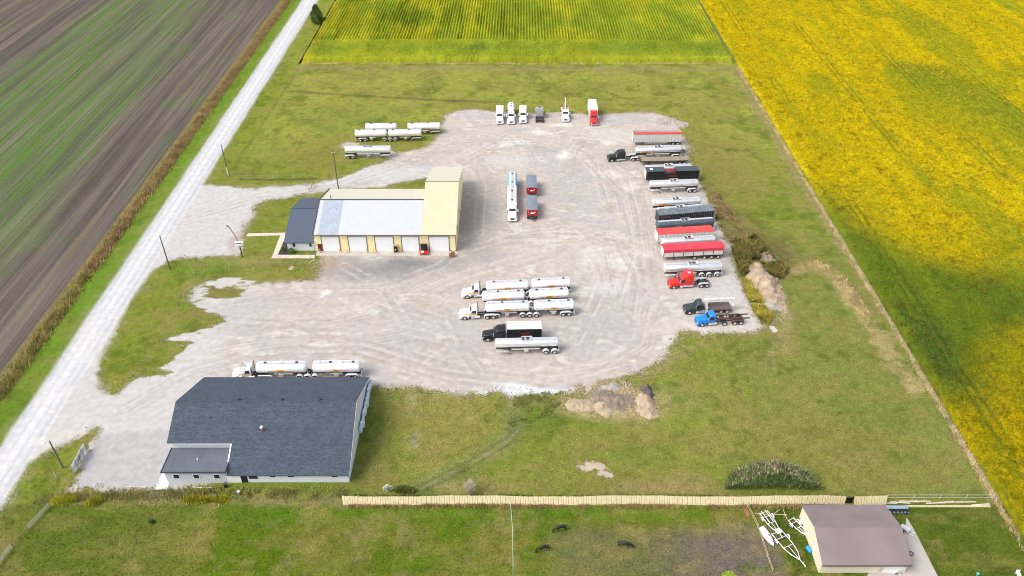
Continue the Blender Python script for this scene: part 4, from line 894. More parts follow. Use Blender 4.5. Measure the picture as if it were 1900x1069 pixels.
# ------------------------------------------------------------------ standing crops (heightfields of real canopy height)
def crop_mat(name):
    m, n, L, b = node_mat(name, .75)
    a = n.new('ShaderNodeAttribute'); a.attribute_name = 'leaf'; g = n.new('ShaderNodeNewGeometry')
    q = n.new('ShaderNodeTexNoise'); q.inputs['Scale'].default_value = 3.2; q.inputs['Detail'].default_value = 6; q.inputs['Roughness'].default_value = .8; L.new(g.outputs['Position'], q.inputs['Vector'])
    r = n.new('ShaderNodeMapRange'); r.inputs[1].default_value = .3; r.inputs[2].default_value = .7; r.inputs[3].default_value = .45; r.inputs[4].default_value = 1.55; L.new(q.outputs[0], r.inputs[0])
    x_ = n.new('ShaderNodeMix'); x_.data_type = 'RGBA'; x_.blend_type = 'MULTIPLY'; x_.inputs[0].default_value = 1; L.new(a.outputs['Color'], x_.inputs[6]); L.new(r.outputs[0], x_.inputs[7]); L.new(x_.outputs[2], b.inputs['Base Color'])
    bp = n.new('ShaderNodeBump'); bp.inputs['Strength'].default_value = .8; bp.inputs['Distance'].default_value = .3; L.new(q.outputs[0], bp.inputs['Height']); L.new(bp.outputs[0], b.inputs['Normal'])
    return m
def crop(name, label, cat, x0, x1, y0, y1, sx_, sy_, fn):
    nx = int((x1-x0)/sx_); ny = int((y1-y0)/sy_); xs = np.linspace(x0, x1, nx+1); ys = np.linspace(y0, y1, ny+1)
    X, Y = np.meshgrid(xs, ys); X = X+rng.uniform(-.3, .3, X.shape)*sx_; Y = Y+rng.uniform(-.3, .3, X.shape)*sy_
    Z, col = fn(X, Y); Z[0,:] = 0; Z[-1,:] = 0; Z[:,0] = 0; Z[:,-1] = 0
    idx = np.arange(X.size).reshape(X.shape); q = np.stack([idx[:-1,:-1], idx[:-1,1:], idx[1:,1:], idx[1:,:-1]], -1).reshape(-1, 4)
    o = np_mesh(name, np.stack([X.ravel(), Y.ravel(), Z.ravel()], -1), q, crop_mat(name+'_leaves'), {'leaf':('FLOAT_COLOR', col.reshape(-1,3))})
    return tag(o, label, cat, kind='stuff')
def mixa(A, col, f): return A*(1-f[..., None])+c(*col)*f[..., None]
def soy(X, Y):
    n0 = fbm(X, Y, 40, 301); n1 = fbm(X*.8, Y*.3, 12, 311); n2 = .5+(fbm(X, Y, 4, 321)-.5)*.6; n3 = rng.uniform(0, 1, X.shape); st = fbm(X, Y*.05, 6, 331)
    A = np.zeros(X.shape+(3,))+c(.42,.315,.006)
    A = mixa(A, (.50,.37,.005), sm(n1*.6+st*.4, .48, .66)); A = mixa(A, (.20,.24,.014), .8*sm(1-(n0*.35+st*.35+n2*.3), .54, .70)); A = mixa(A, (.42,.25,.02), .22*sm(n2, .6, .8))
    P = SV([(1470,340),(1530,365),(1600,425),(1680,470),(1800,505),(1950,530),(1950,600),(1860,625),(1835,660),(1830,720),(1780,748),(1725,742),(1660,650),(1560,505)])
    gz = sm(sdpoly(X, Y, P)+(n2-.5)*10+(n0-.5)*10, -9, 8); A = mixa(A, (.085,.15,.018), .92*gz)
    gz2 = sm(sdpoly(X, Y, SV([(1640,560),(1760,600),(1790,720),(1760,742),(1700,650)]))+(n2-.5)*8, -3, 5); A = mixa(A, (.06,.105,.03), .6*gz2)
    A = mixa(A, (.10,.15,.02), .7*sm(sdpoly(X, Y, SV([(1640,110),(1760,130),(1950,230),(1950,300),(1800,210),(1650,140)]))+(n2-.5)*14, -4, 6))
    A = mixa(A, (.15,.19,.012), .6*sm(n3, .68, .9)); A = mixa(A, (.62,.45,.006), .6*sm(1-n3, .62, .9)*(1-gz)); A = mixa(A, (.13,.09,.015), .55*sm(fbm(X, Y, 1.1, 341, 2), .60, .80)); A = mixa(A, (.20,.24,.014), .35*sm(fbm(X, Y*.12, 3.2, 343, 3), .52, .75)); A = mixa(A, (.17,.22,.014), .5*sm(fbm(X, Y*.35, 15, 345, 4), .57, .68))
    A *= (.93-.24*(1-sm(Y, 100, 190)))[..., None]
    Z = .75+.15*(rng.uniform(0, 1, X.shape)-.5)*2*.8+.06*np.cos(2*PI*X/.9)
    for xx in (88.5, 90.3, 112, 113.8, 136, 137.8, 160, 161.8, 184, 185.8, 208, 209.8):
        k = np.exp(-((X-xx-(Y-200)*.012)/.35)**2)*sm(fbm(X, Y, 18, 351), .38, .55); Z = Z-.35*k; A = mixa(A, (.09,.12,.015), .5*k)
    A *= (.8+.4*fbm(X, Y, 1.5, 361, 2))[..., None]
    return Z*sm(X, 81.4+.8*fbm(Y, Y, 2, 371), 82.6+.8*fbm(Y, Y, 2, 371)), A
crop('soybean_field', 'golden yellow soybean field with green patches along the right side', 'crop field', 81.5, 250, 40, 470, .45, .55, soy)
def corn(X, Y):
    n1 = fbm(X, Y, 12, 401); n2 = fbm(X*.8, Y*.3, 3, 411); n3 = rng.uniform(0, 1, X.shape)
    head = 1-sm(Y+(n1-.5)*2.5, 298, 301)
    ph = np.where(head > .5, (Y-279)/1.2, (X-Y*.01)/1.15); rowp = .5+.5*np.cos(2*PI*ph)
    gap = sm(fbm(X*1.2, Y*.12, 3, 421), .50, .66)*sm(fbm(X, Y, 22, 431), .40, .60)
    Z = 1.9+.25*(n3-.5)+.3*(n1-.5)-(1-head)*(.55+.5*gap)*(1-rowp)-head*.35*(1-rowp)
    A = np.zeros(X.shape+(3,))+c(.21,.27,.015)
    yel = fbm(X*1.1, Y*.07, 7, 441, 5, .65); A = mixa(A, (.42,.38,.015), .9*sm(yel*.6+(1-n1)*.4, .46, .64)*(1-.6*head)); A = mixa(A, (.14,.20,.02), .3*sm(n1, .52, .72))
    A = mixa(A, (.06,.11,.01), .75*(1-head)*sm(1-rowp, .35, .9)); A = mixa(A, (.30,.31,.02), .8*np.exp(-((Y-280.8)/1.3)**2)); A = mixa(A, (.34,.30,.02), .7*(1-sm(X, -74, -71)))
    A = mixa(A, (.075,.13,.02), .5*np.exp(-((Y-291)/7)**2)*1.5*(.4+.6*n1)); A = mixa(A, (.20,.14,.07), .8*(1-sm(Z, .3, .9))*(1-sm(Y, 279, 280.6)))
    A = mixa(A, (.36,.34,.03), .5*sm(n3, .65, .9)); A = mixa(A, (.06,.10,.015), .45*sm(1-n3, .7, .95)); A *= (.7+.6*n2)[..., None]
    x0 = -76.8+1.0*fbm(Y, Y, 2.5, 451)
    edge = sm(X, x0, x0+.8)*sm(Y, 279.0, 279.9)
    tipx = 1-sm(X-79.3, 0, .8)
    return Z*edge*tipx, A
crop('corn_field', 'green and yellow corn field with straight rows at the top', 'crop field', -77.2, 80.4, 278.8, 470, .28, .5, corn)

# ------------------------------------------------------------------ foliage scatter
def blades(name, P, h, wd, m, lean=.5, seg=1, parent=None, jitter=.3, leafy=False):
    """many small leaf or blade faces in one mesh; P (n,3) roots"""
    n = len(P); ang = rng.uniform(0, 2*PI, n); ln = rng.uniform(0, lean, n); hh = h*rng.uniform(1-jitter, 1+jitter, n); ww = wd*rng.uniform(.6, 1.3, n)
    dx, dy = np.cos(ang), np.sin(ang); px, py = -dy, dx
    up = np.stack([dx*ln, dy*ln, np.ones(n)*np.sqrt(np.clip(1-ln**2*.7, .05, 1))], -1)
    side = np.stack([px, py, np.zeros(n)], -1)
    a = P-side*ww[:,None]/2; b = P+side*ww[:,None]/2
    if leafy: md = P+up*hh[:,None]*.5; V = np.stack([P, md+side*ww[:,None]/2, P+up*hh[:,None], md-side*ww[:,None]/2], 1).reshape(-1,3); F = np.arange(n*4).reshape(-1,4)
    else: t = P+up*hh[:,None]; V = np.stack([a, b, t], 1).reshape(-1,3); F = np.arange(n*3).reshape(-1,3)
    o = np_mesh(name, V, F, m)
    if parent: o.parent = parent
    return o
def strip_pts(P, w_, n, seed=1, dens=3.0, z=0, thr=.44):
    r = np.random.default_rng(seed); seg = [(np.array(P[i]), np.array(P[i+1])) for i in range(len(P)-1)]; Ls = np.array([np.linalg.norm(b-a) for a, b in seg]); pick = r.choice(len(seg), n, p=Ls/Ls.sum())
    t = r.uniform(0, 1, n); A_ = np.array([s[0] for s in seg])[pick]; B_ = np.array([s[1] for s in seg])[pick]; Q = A_+(B_-A_)*t[:,None]
    Q = Q+r.normal(0, w_/2, (n, 2)); k = fbm(Q[:,0], Q[:,1], dens, seed+500)+r.uniform(-.16, .16, n) > thr
    Q = Q[k]; return np.concatenate([Q, np.full((len(Q),1), z)], 1)
DW = foliage('dry_ditch_weeds', (.28,.16,.055), (.16,.13,.045), (.24,.18,.09)); YW = foliage('yellowing_weeds', (.40,.28,.02), (.12,.15,.03), (.25,.22,.05))
GW = foliage('green_weeds', (.10,.15,.02), (.20,.18,.06), (.13,.15,.03)); TW = foliage('straw_grass', (.42,.33,.18), (.28,.24,.11), (.36,.27,.13))
P = strip_pts([(-98.3, 60), (-98.0, 175), (-97.3, 450)], 1.5, 80000, 3, 5.0, thr=.30); near_ = P[:,1] < 150
o = blades('ditch_weeds', P[~near_], .8, .16, DW, .8); tag(o, 'rusty brown weeds lining the far stretch of the field ditch', 'weeds', kind='stuff')
o = blades('ditch_weeds', P[near_], .85, .14, foliage('mixed_ditch_weeds', (.30,.22,.03), (.12,.15,.03), (.20,.155,.075)), .8); tag(o, 'yellow green weeds lining the near stretch of the field ditch', 'weeds', kind='stuff')
P = strip_pts(SV([(70,928),(160,922),(300,918),(420,916),(520,918),(640,915)]), 1.3, 9000, 5, 2.2)
o = blades('fence_line_weeds', P, .5, .14, foliage('olive_fence_weeds', (.19,.175,.05), (.25,.18,.09), (.12,.145,.03)), .9); tag(o, 'rough green weeds behind the dark-roofed barn', 'weeds', kind='stuff')
P = np.concatenate([strip_pts(SV([(105,930),(140,930)]), .8, 1800, 6), strip_pts(SV([(165,932),(185,930)]), .8, 1200, 7), strip_pts(SV([(345,930),(420,928)]), .7, 3000, 8)])
o = blades('goldenrod', P, .75, .15, foliage('goldenrod_flowers', (.36,.31,.01), (.17,.20,.02), (.24,.24,.02)), .8); tag(o, 'bright yellow flowering weeds along the line behind the barn', 'weeds', kind='stuff')
P = strip_pts([(-28, 85.6), (0, 85.6), (56, 85.5)], .5, 9000, 9, 2.0)
o = blades('fence_grass', P, .5, .12, GW, .8); tag(o, 'tall grass along the far side of the board fence', 'grass', kind='stuff')
P = strip_pts([(-27, 83.7), (56, 83.6)], .5, 9000, 10, 2.0)
o = blades('fence_grass', P, .45, .12, DW, .8); tag(o, 'dark weedy grass at the near foot of the board fence', 'grass', kind='stuff')
P = strip_pts([(80.5, 60), (80.6, 280)], .6, 14000, 12, 1.6)
o = blades('field_edge_grass', P, .55, .12, TW, .9); tag(o, 'dry straw grass between the lawn and the soybean field', 'grass', kind='stuff')
P = strip_pts([(-75, 278.6), (79, 278.6)], .8, 9000, 13, 1.6)
o = blades('field_edge_grass', P, .6, .12, TW, .9); tag(o, 'dry straw grass between the far lawn and the corn', 'grass', kind='stuff')
def area_pts(poly, n, seed, dens=2.5, thr=.42):
    Pw = SV(poly); r = np.random.default_rng(seed); a = np.array(Pw); Q = np.stack([r.uniform(a[:,0].min(), a[:,0].max(), n), r.uniform(a[:,1].min(), a[:,1].max(), n)], -1)
    k = (sdpoly(Q[:,0], Q[:,1], Pw) > 0) & (fbm(Q[:,0], Q[:,1], dens, seed) > thr); Q = Q[k]; return np.concatenate([Q, np.zeros((len(Q),1))], 1)
P = area_pts([(1305,350),(1335,360),(1375,420),(1395,450),(1350,452),(1330,410)], 16000, 21)
o = blades('dry_scrub', P, .45, .15, foliage('brown_scrub', (.20,.12,.05), (.15,.14,.04), (.24,.18,.09)), .9); tag(o, 'low brown scrub beside the ends of the upper right trailers', 'scrub', kind='stuff')
P = area_pts([(1355,452),(1400,440),(1430,470),(1460,500),(1450,520),(1405,505),(1375,515),(1362,480)], 16000, 22, 2.2, .40); P[:,2] += rng.uniform(0, .5, len(P))
o = blades('brushy_weeds', P, 1.1, .26, foliage('autumn_brush', (.22,.11,.03), (.15,.16,.03), (.07,.085,.03)), .9, leafy=True); tag(o, 'tall tangled green and rust weeds around the head of the soil heap', 'weeds', kind='stuff')
P = area_pts([(1378,520),(1395,525),(1432,590),(1425,602),(1405,590),(1385,550)], 9000, 23, 2.0, .40)
o = blades('brushy_weeds', P, .8, .2, YW, .9, leafy=True); tag(o, 'yellow green weed strip between the parked trucks and the soil heap', 'weeds', kind='stuff')
P = area_pts([(1500,480),(1560,500),(1600,560),(1625,600),(1600,590),(1560,540)], 5000, 24, 2.5, .45)
o = blades('rough_grass', P, .5, .15, TW, .9); tag(o, 'pale straw tufts curving beside the field boundary on the right', 'grass', kind='stuff')
P = area_pts([(955,725),(1000,730),(1040,722),(1050,740),(1020,770),(960,790),(935,800),(950,760)], 7000, 25, 1.6, .48)
o = blades('weedy_patch', P, .4, .16, GW, .9); tag(o, 'dark green weeds growing at the pale gravel apron of the yard', 'weeds', kind='stuff')

def bush(name, label, cat, px, py, w_, d_, h, m, n=900, lf=.22, trunkm=None, cone=False, group=None, spires=False, seed=0):
    g = G(px, py); r = np.random.default_rng(seed+int(px)); o = empty(name, label, cat, group, g)
    u = r.normal(0, 1, (n, 3)); u /= np.linalg.norm(u, axis=1)[:,None]; rad = r.uniform(.35, 1, n)**.5
    Pt = u*rad[:,None]; Pt[:,2] = np.abs(Pt[:,2])
    if cone: zz = r.uniform(0, 1, n); a = r.uniform(0, 2*PI, n); rr = np.clip(1-zz**2.6, 0, 1)**.8*np.clip(zz*6+.45, 0, 1)*np.sqrt(r.uniform(.2, 1, n))*(.8+.3*np.sin(a*5+zz*9)); Pt = np.stack([rr*np.cos(a), rr*np.sin(a), zz], -1)
    bumps = 1+.25*(fbm(Pt[:,0]*3+seed, Pt[:,1]*3+Pt[:,2]*3, 1, 5)-.5)*2
    Pt = Pt*np.array([w_/2, d_/2, h*(.9 if not cone else 1)])*bumps[:,None]; Pt[:,2] += .08 if not cone else .25
    if spires: Pt[:,2] *= .75
    blades('foliage', Pt, lf*(2.4 if spires else 1.3), lf*(.5 if spires else 1), m, .35 if spires else .95, parent=o, leafy=True)
    t = MB(); k = 5
    for i in range(k):
        a = 2*PI*i/k; t.tube((0,0,0), (w_*.25*math.cos(a), d_*.25*math.sin(a), h*.6), .05*h/1.5, .02, n=5)
    if cone: t = MB().tube((0,0,0),(0,0,h*.9),.14,.03)
    t.build('stem' if not cone else 'trunk', trunkm or mat('bark', (.12,.085,.06), .9, bump=.5), o)
    return o
REED = foliage('reed_leaves', (.11,.155,.04), (.19,.19,.085), (.07,.11,.03))
g0 = G(1430, 912)
o = empty('reed_clump', 'big dome of grey green reeds with brownish plumes behind the board fence', 'reeds', None, (g0.x, g0.y, 0))
n = 12000; a = rng.uniform(0, 2*PI, n); rr = np.sqrt(rng.uniform(0, 1, n)); X_ = rr*np.cos(a)*8.0+.5; Y_ = .1+rr*np.abs(np.sin(a))*4.6
prof = np.clip(1-(np.abs(X_-.3)/8.4)**1.25, 0, 1)*np.clip(1-((Y_-.1)/4.8)**4, .2, 1)
Hh = (4.8*prof+.5)*(.72+.5*fbm(X_*1.2, Y_*1.2, 1.2, 77))
Z_ = Hh*rng.uniform(.02, 1, n)**.6
blades('reed_leaves', np.stack([X_, Y_, Z_*.82], -1), .8, .16, REED, .75, parent=o, leafy=True)
k = Hh*.82 < Z_; sel = rng.choice(n, 900); blades('plumes', np.stack([X_, Y_, Hh*.86], -1)[sel], .55, .17, foliage('reed_plumes', (.28,.21,.15), (.20,.145,.10), (.36,.30,.23)), .5, parent=o, leafy=True)
o = empty('bare_shrub', 'leafless pale grey twiggy shrub standing alone behind the board fence', 'shrub', None, G(872,918))
t = MB(); r_ = random.Random(4)
for i in range(300):
    a = r_.uniform(0, 2*PI); sp_ = r_.uniform(.1, .62); h = r_.uniform(1.6, 3.1); p1 = Vector((math.cos(a)*sp_*.6, math.sin(a)*sp_*.6, h*.5)); p2 = Vector((math.cos(a)*sp_*2.0*r_.uniform(.6,1), math.sin(a)*sp_*1.7, h))
    t.tube((r_.uniform(-.2,.2), r_.uniform(-.2,.2), 0), p1, .03, .022, n=4); t.tube(p1, p2, .022, .008, n=4)
    for k in range(3): q = p1.lerp(p2, r_.uniform(.2,.9)); t.tube(q, q+Vector((r_.uniform(-.4,.4), r_.uniform(-.4,.4), r_.uniform(.2,.6))), .013, .006, n=3)
t.build('twigs', mat('pale_dry_twigs', (.55,.47,.40), .9, 0, .3, 3), o)
bush('flowering_shrub', 'low bush with white blossoms at the left end of the board fence', 'shrub', 720,909,1.9,1.0,.9, foliage('white_blossoms', (.75,.74,.62), (.14,.18,.05), (.55,.55,.40)), 500, .2)
bush('shrub', 'leafy green bush just right of the white flowering one', 'shrub', 752,912,4.0,1.3,1.4, GW, 1500, .24)
bush('shrub', 'rounded green shrub in front of the small office wall', 'shrub', 541,469.5,2.2,1.5,1.3, foliage('dark_shrub_leaves', (.045,.10,.02), (.10,.17,.03), (.07,.13,.025)), 1100, .16)
bush('shrub', 'small green shrub at the left corner of the small office', 'shrub', 525.5,465,1.0,1.0,1.2, MATS['dark_shrub_leaves'], 500, .14)
bush('evergreen_tree', 'lone dark evergreen tree between the road and the corn', 'tree', 590,44,5.6,5.2,6.6, foliage('evergreen_needles', (.055,.095,.025), (.12,.16,.04), (.075,.12,.03)), 6000, .40, cone=True)
bush('shrub', 'bright lime bush poking up from the bottom edge of the brown paddock', 'shrub', 1352,1072,2.4,1.2,1.2, foliage('lime_leaves', (.30,.34,.03), (.16,.24,.03), (.24,.30,.03)), 600, .2)
bush('weed_clump', 'dark round weed clump in the green paddock below the barn', 'weeds', 282,970,.9,.9,.5, foliage('dark_weed', (.03,.07,.015), (.05,.10,.02)), 350, .14)

def tint_mat(name, lo, hi):
    m, n, L, b = node_mat(name, .8); a = n.new('ShaderNodeAttribute'); a.attribute_name = 'tint'; g = n.new('ShaderNodeNewGeometry')
    q = n.new('ShaderNodeMapRange'); q.inputs[3].default_value = lo; q.inputs[4].default_value = hi; L.new(g.outputs['Random Per Island'], q.inputs[0])
    x_ = n.new('ShaderNodeMix'); x_.data_type = 'RGBA'; x_.blend_type = 'MULTIPLY'; x_.inputs[0].default_value = 1; L.new(a.outputs['Color'], x_.inputs[6]); L.new(q.outputs[0], x_.inputs[7]); L.new(x_.outputs[2], b.inputs['Base Color']); return m
def leaf_cover(name, label, cat, P, col, size, lean, lo, hi):
    o = blades(name, P, size, size*.8, tint_mat(name+'_tint', lo, hi), lean, leafy=True); a = o.data.attributes.new('tint', 'FLOAT_COLOR', 'POINT')
    a.data.foreach_set('color', np.concatenate([np.repeat(col, 4, 0), np.ones((len(col)*4, 1))], 1).astype(np.float32).ravel()); return tag(o, label, cat, kind='stuff')
n = 170000; X_ = rng.uniform(-90, 80.5, n); Y_ = 60+(rng.uniform(0, 1, n)**1.5)*219
m_, A_, B_ = attrs(X_, Y_); k = (m_ < -.3) & (np.abs(X_-(RX0+RX1)/2) > 3.8) & ~((X_ > -59.5) & (X_ < -27) & (Y_ > 88) & (Y_ < 112.5)) & ~((X_ > 46.5) & (X_ < 61) & (Y_ > 60) & (Y_ < 82)) & ~((X_ > 59) & (X_ < 66.5) & (Y_ < 84)) & ~((X_ > -55) & (X_ < -13) & (Y_ > 156) & (Y_ < 192))
leaf_cover('grass', 'short uneven turf tufts across the lawns and paddocks', 'grass', np.stack([X_, Y_, np.zeros(n)], -1)[k], A_[k], .20, .95, .55, 1.9)
k = (m_ > -1.6) & (m_ < .8) & (rng.uniform(0, 1, n) < .7) & (X_ > -82) & ~((X_ > -59.5) & (X_ < -27) & (Y_ > 88) & (Y_ < 112.5)) & ~((X_ > -55) & (X_ < -13) & (Y_ > 156) & (Y_ < 192))
leaf_cover('edge_weeds', 'ragged weeds creeping over the rim of the gravel yard', 'weeds', np.stack([X_, Y_, np.zeros(n)], -1)[k], A_[k]*.9, .26, .9, .5, 1.5)
n = 260000; X_ = 82.3+(rng.uniform(0, 1, n)**1.2)*120; Y_ = 62+(rng.uniform(0, 1, n)**1.3)*290; Z_, A_ = soy(X_, Y_)
leaf_cover('soybean_leaves', 'loose yellow and green leaves topping the soybean crop', 'crop field', np.stack([X_, Y_, Z_-.10], -1), A_, .30, .95, .45, 1.75)
# ------------------------------------------------------------------ heaps
def heap(name, label, cat, pts, hts, wd, m, seed, nres=.16, rough=.9):
    """ridge of loose soil following pts with given heights"""
    Pw = SV(pts); a = np.array(Pw); pad = max(wd)*1.6
    xs = np.arange(a[:,0].min()-pad, a[:,0].max()+pad, nres); ys = np.arange(a[:,1].min()-pad, a[:,1].max()+pad, nres); X, Y = np.meshgrid(xs, ys)
    Z = np.full(X.shape, -1.0)
    for i in range(len(Pw)-1):
        (x0, y0), (x1, y1) = Pw[i], Pw[i+1]; ex, ey = x1-x0, y1-y0; t = np.clip(((X-x0)*ex+(Y-y0)*ey)/(ex*ex+ey*ey+1e-9), 0, 1); d = np.hypot(X-x0-t*ex, Y-y0-t*ey)
        hh = hts[i]+(hts[i+1]-hts[i])*t; ww = wd[i]+(wd[i+1]-wd[i])*t
        d = d*(1+.45*(fbm(X, Y, 1.6, seed)-.5)*2); Z = np.maximum(Z, hh*(1-(d/ww)**1.3)*(.75+.5*fbm(X, Y, 1.2, seed+3)))
    Z = Z+rough*(fbm(X, Y, .7, seed+9, 3)-.5)*np.clip(Z*2, 0, 1)
    idx = np.arange(X.size).reshape(X.shape); q = np.stack([idx[:-1,:-1], idx[:-1,1:], idx[1:,1:], idx[1:,:-1]], -1).reshape(-1,4); keep = (Z.ravel()[q].max(1) > 0); q = q[keep]; u, inv = np.unique(q, return_inverse=True)
    o = np_mesh(name, np.stack([X.ravel()[u], Y.ravel()[u], np.maximum(Z.ravel()[u], -.05)], -1), inv.reshape(-1,4), m)
    return tag(o, label, cat)
SOILM = mat('pale_clay_soil', (.38,.29,.205), .95, 0, .3, .7, dirt=.5, dirtcol=(.20,.14,.10), bump=.9, bscale=3)
SOILD = mat('dark_topsoil', (.21,.165,.125), .95, 0, .3, .7, dirt=.5, dirtcol=(.30,.24,.17), bump=.9, bscale=3)
ROCKM = mat('grey_gravel_heap', (.33,.30,.27), .95, 0, .25, .9, dirt=.4, dirtcol=(.45,.40,.34), bump=.9, bscale=4)
heap('soil_heap', 'long pale clay heap with ragged ridges behind the lower right trailers', 'soil heap', [(1402,503),(1418,525),(1432,550),(1440,566)], [1.9,2.2,1.5,.6], [3.0,3.3,2.8,1.8], SOILM, 5)
heap('soil_heap', 'small low grey brown heap just below the long clay heap', 'soil heap', [(1428,566),(1442,570)], [.8,.5], [1.7,1.4], ROCKM, 6)
heap('soil_heap', 'dark brown brush-covered mound at the head of the long clay heap', 'soil heap', [(1425,476),(1440,496)], [1.0,1.1], [2.2,2.2], SOILD, 7)
heap('gravel_heap', 'low grey gravel heap at the top right corner of the yard', 'gravel heap', [(1225,226),(1245,226),(1266,231)], [.7,1.1,.5], [2.4,2.2,2.0], ROCKM, 8)
heap('gravel_heap', 'tiny whitish rubble heap beside the end of the lower red tarped trailer', 'gravel heap', [(1352,456),(1368,455)], [.5,.6], [1.4,1.3], ROCKM, 9)
heap('soil_heap', 'pale sandy cone shaped heap, rightmost of the heaps below the yard', 'soil heap', [(1197,748),(1202,764)], [1.9,.9], [2.0,1.9], mat('sandy_soil', (.40,.31,.21), .95, 0, .15, .7, dirt=.6, dirtcol=(.24,.18,.12), bump=1.0, bscale=3), 11)
heap('soil_heap', 'dark earth mound with pale stones, centre of the heaps below the yard', 'soil heap', [(1120,738),(1140,745),(1160,744)], [.9,1.0,.5], [2.4,2.5,2.0], SOILD, 12)
heap('soil_heap', 'low sandy swelling at the left of the heaps below the yard', 'soil heap', [(1068,752),(1092,754)], [.45,.4], [1.8,1.6], MATS['sandy_soil'], 13)
heap('soil_heap', 'round sandy mound in front of the dark earth mound', 'soil heap', [(1116,757),(1122,761)], [.9,.5], [1.6,1.4], MATS['sandy_soil'], 14)
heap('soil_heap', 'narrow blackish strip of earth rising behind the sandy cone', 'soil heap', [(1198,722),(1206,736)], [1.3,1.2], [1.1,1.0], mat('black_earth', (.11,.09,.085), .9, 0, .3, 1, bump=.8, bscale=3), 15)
heap('rubble_heap', 'broken pale concrete pieces beside the dark earth mound', 'rubble heap', [(1118,724),(1138,718)], [.4,.4], [1.0,1.2], ROCKM, 16)

def clods(name, label, cat, poly, n, m, seed, s0=.10, s1=.35, zt=.0):
    P_ = area_pts(poly, n, seed, 1.5, .35); r = random.Random(seed); b = MB()
    for p in P_:
        s_ = r.uniform(s0, s1)*r.random()+s0*.5; q = [Vector((math.cos(a)*r.uniform(.7,1.2), math.sin(a)*r.uniform(.7,1.2), 0))*s_ for a in (0,1.3,2.5,3.8,5.0)]
        c0 = Vector((p[0], p[1], zt)); b.loft([[c0+v for v in q], [c0+v*.75+Vector((0,0,s_*.55)) for v in q], [c0+v*.25+Vector((0,0,s_*.8)) for v in q]])
    o = b.build(name, m); return tag(o, label, cat, kind='stuff')
clods('loose_clods', 'loose clods and stones around the heaps below the yard', 'rubble', [(1055,728),(1110,705),(1150,700),(1215,730),(1225,770),(1150,772),(1060,765)], 900, SOILM, 31)
clods('loose_clods', 'loose clods strewn beside the long pale clay heap', 'rubble', [(1380,500),(1425,480),(1465,560),(1460,600),(1425,600),(1395,540)], 700, SOILM, 32)
clods('stone_scatter', 'coarse pale stones scattered at the lower rim of the gravel yard', 'stones', [(850,722),(920,715),(1060,716),(1190,690),(1240,640),(1262,620),(1275,640),(1240,690),(1150,716),(1040,745),(930,742),(850,732)], 1500, ROCKM, 33, .06, .22)
# ================================================================== BUILDINGS
def roof_plane(name, x0, x1, ya, za, yb, zb_, m, p, t=.12):
    n = Vector((0, -(zb_-za), yb-ya)); n = n if n.z > 0 else -n
    return MB().slab([(x0,ya,za),(x1,ya,za),(x1,yb,zb_),(x0,yb,zb_)], n, t).build(name, m, p)
YEL = mat('yellow_metal_siding', (.90,.75,.42), .55, 0, .06, .4, stripes=(0,.45,.90), dirt=.12, dirtcol=(.55,.45,.30))
CRM = mat('cream_metal_roof', (.55,.50,.34), .5, 0, .05, .3, stripes=(0,.6,.93))
CRM2 = mat('pale_cream_metal_roof', (.57,.53,.43), .5, 0, .04, .3, stripes=(0,.6,.95))
WRF = mat('white_membrane_roof', (.47,.485,.51), .45, 0, .03, .4, stripes=(0,1.2,.98))
BRF = mat('blue_grey_roof_panels', (.34,.39,.46), .5, 0, .15, .9, stripes=(0,.6,.85))
GRF = mat('slate_metal_roof', (.062,.085,.125), .6, 0, .06, .4, stripes=(0,.42,.80))
DTR = mat('dark_grey_trim', (.05,.055,.07), .5, 0, .1)
BTR = mat('brown_eave_trim', (.20,.15,.10), .6, 0, .15)
WSD = mat('white_siding', (.76,.78,.80), .5, 0, .04, .5, stripes=(2,.25,.92))
WDR = mat('white_door_panel', (.82,.83,.84), .4, 0, .04, .6, stripes=(2,.55,.93))
FRM = mat('door_frame_dark', (.16,.13,.10), .6)
shop = empty('workshop', 'yellow workshop with white metal roof, tall cream bay and five white overhead doors', 'workshop', None, (-30,158.6,0))
K = .298
def rel(o): o.location = o.location-shop.location if o.parent == shop else o.location; return o
def W_(name, mb, m, p=shop, **k):
    o = mb.build(name, m, p, **k); o.location = -p.location; return o
def plane_z(y): return 5.0+K*(y-158.6)
YF = 158.6
W_('wall', MB().prism([(YF,0),(179.4,0),(179.4,5.0),(169.0,8.10),(YF,5.0)], -46.9, -21.6, 'x'), YEL)
W_('tall_bay_wall', MB().prism([(YF,0),(191.2,0),(191.2,5.0),(174.9,9.86),(YF,5.0)], -21.598, -13.4, 'x'), YEL)
def RP(name, x0, x1, ya, yb, m, ridge, t=.12):
    f = lambda y: ridge[1]-K*abs(y-ridge[0])
    n = Vector((0, -(f(yb)-f(ya)), yb-ya)); n = n if n.z > 0 else -n
    return W_(name, MB().slab([(x0,ya,f(ya)+.01),(x1,ya,f(ya)+.01),(x1,yb,f(yb)+.01),(x0,yb,f(yb)+.01)], n, t), m)
r1 = (169.0, 8.10); r2 = (174.9, 9.86)
RP('roof_panels', -46.0, -41.2, 158.2, 168.97, BRF, r1); RP('roof', -41.19, -21.6, 158.2, 168.97, WRF, r1); RP('roof_edge', -47.0, -46.01, 158.2, 168.97, WRF, r1)
RP('far_roof', -47.0, -21.6, 169.0, 179.8, CRM2, r1); RP('tall_bay_roof', -21.59, -13.25, 158.2, 174.88, CRM, r2); RP('far_tall_bay_roof', -21.59, -13.25, 174.9, 191.6, CRM2, r2)
W_('ridge_cap', MB().box(-47.0,-21.6,168.78,169.2,8.17,8.27), DTR); W_('tall_ridge_cap', MB().box(-21.6,-13.2,174.75,175.05,9.93,10.0), BTR)
W_('gutter', MB().box(-47.05,-13.2,157.98,158.18,4.80,5.0), BTR)
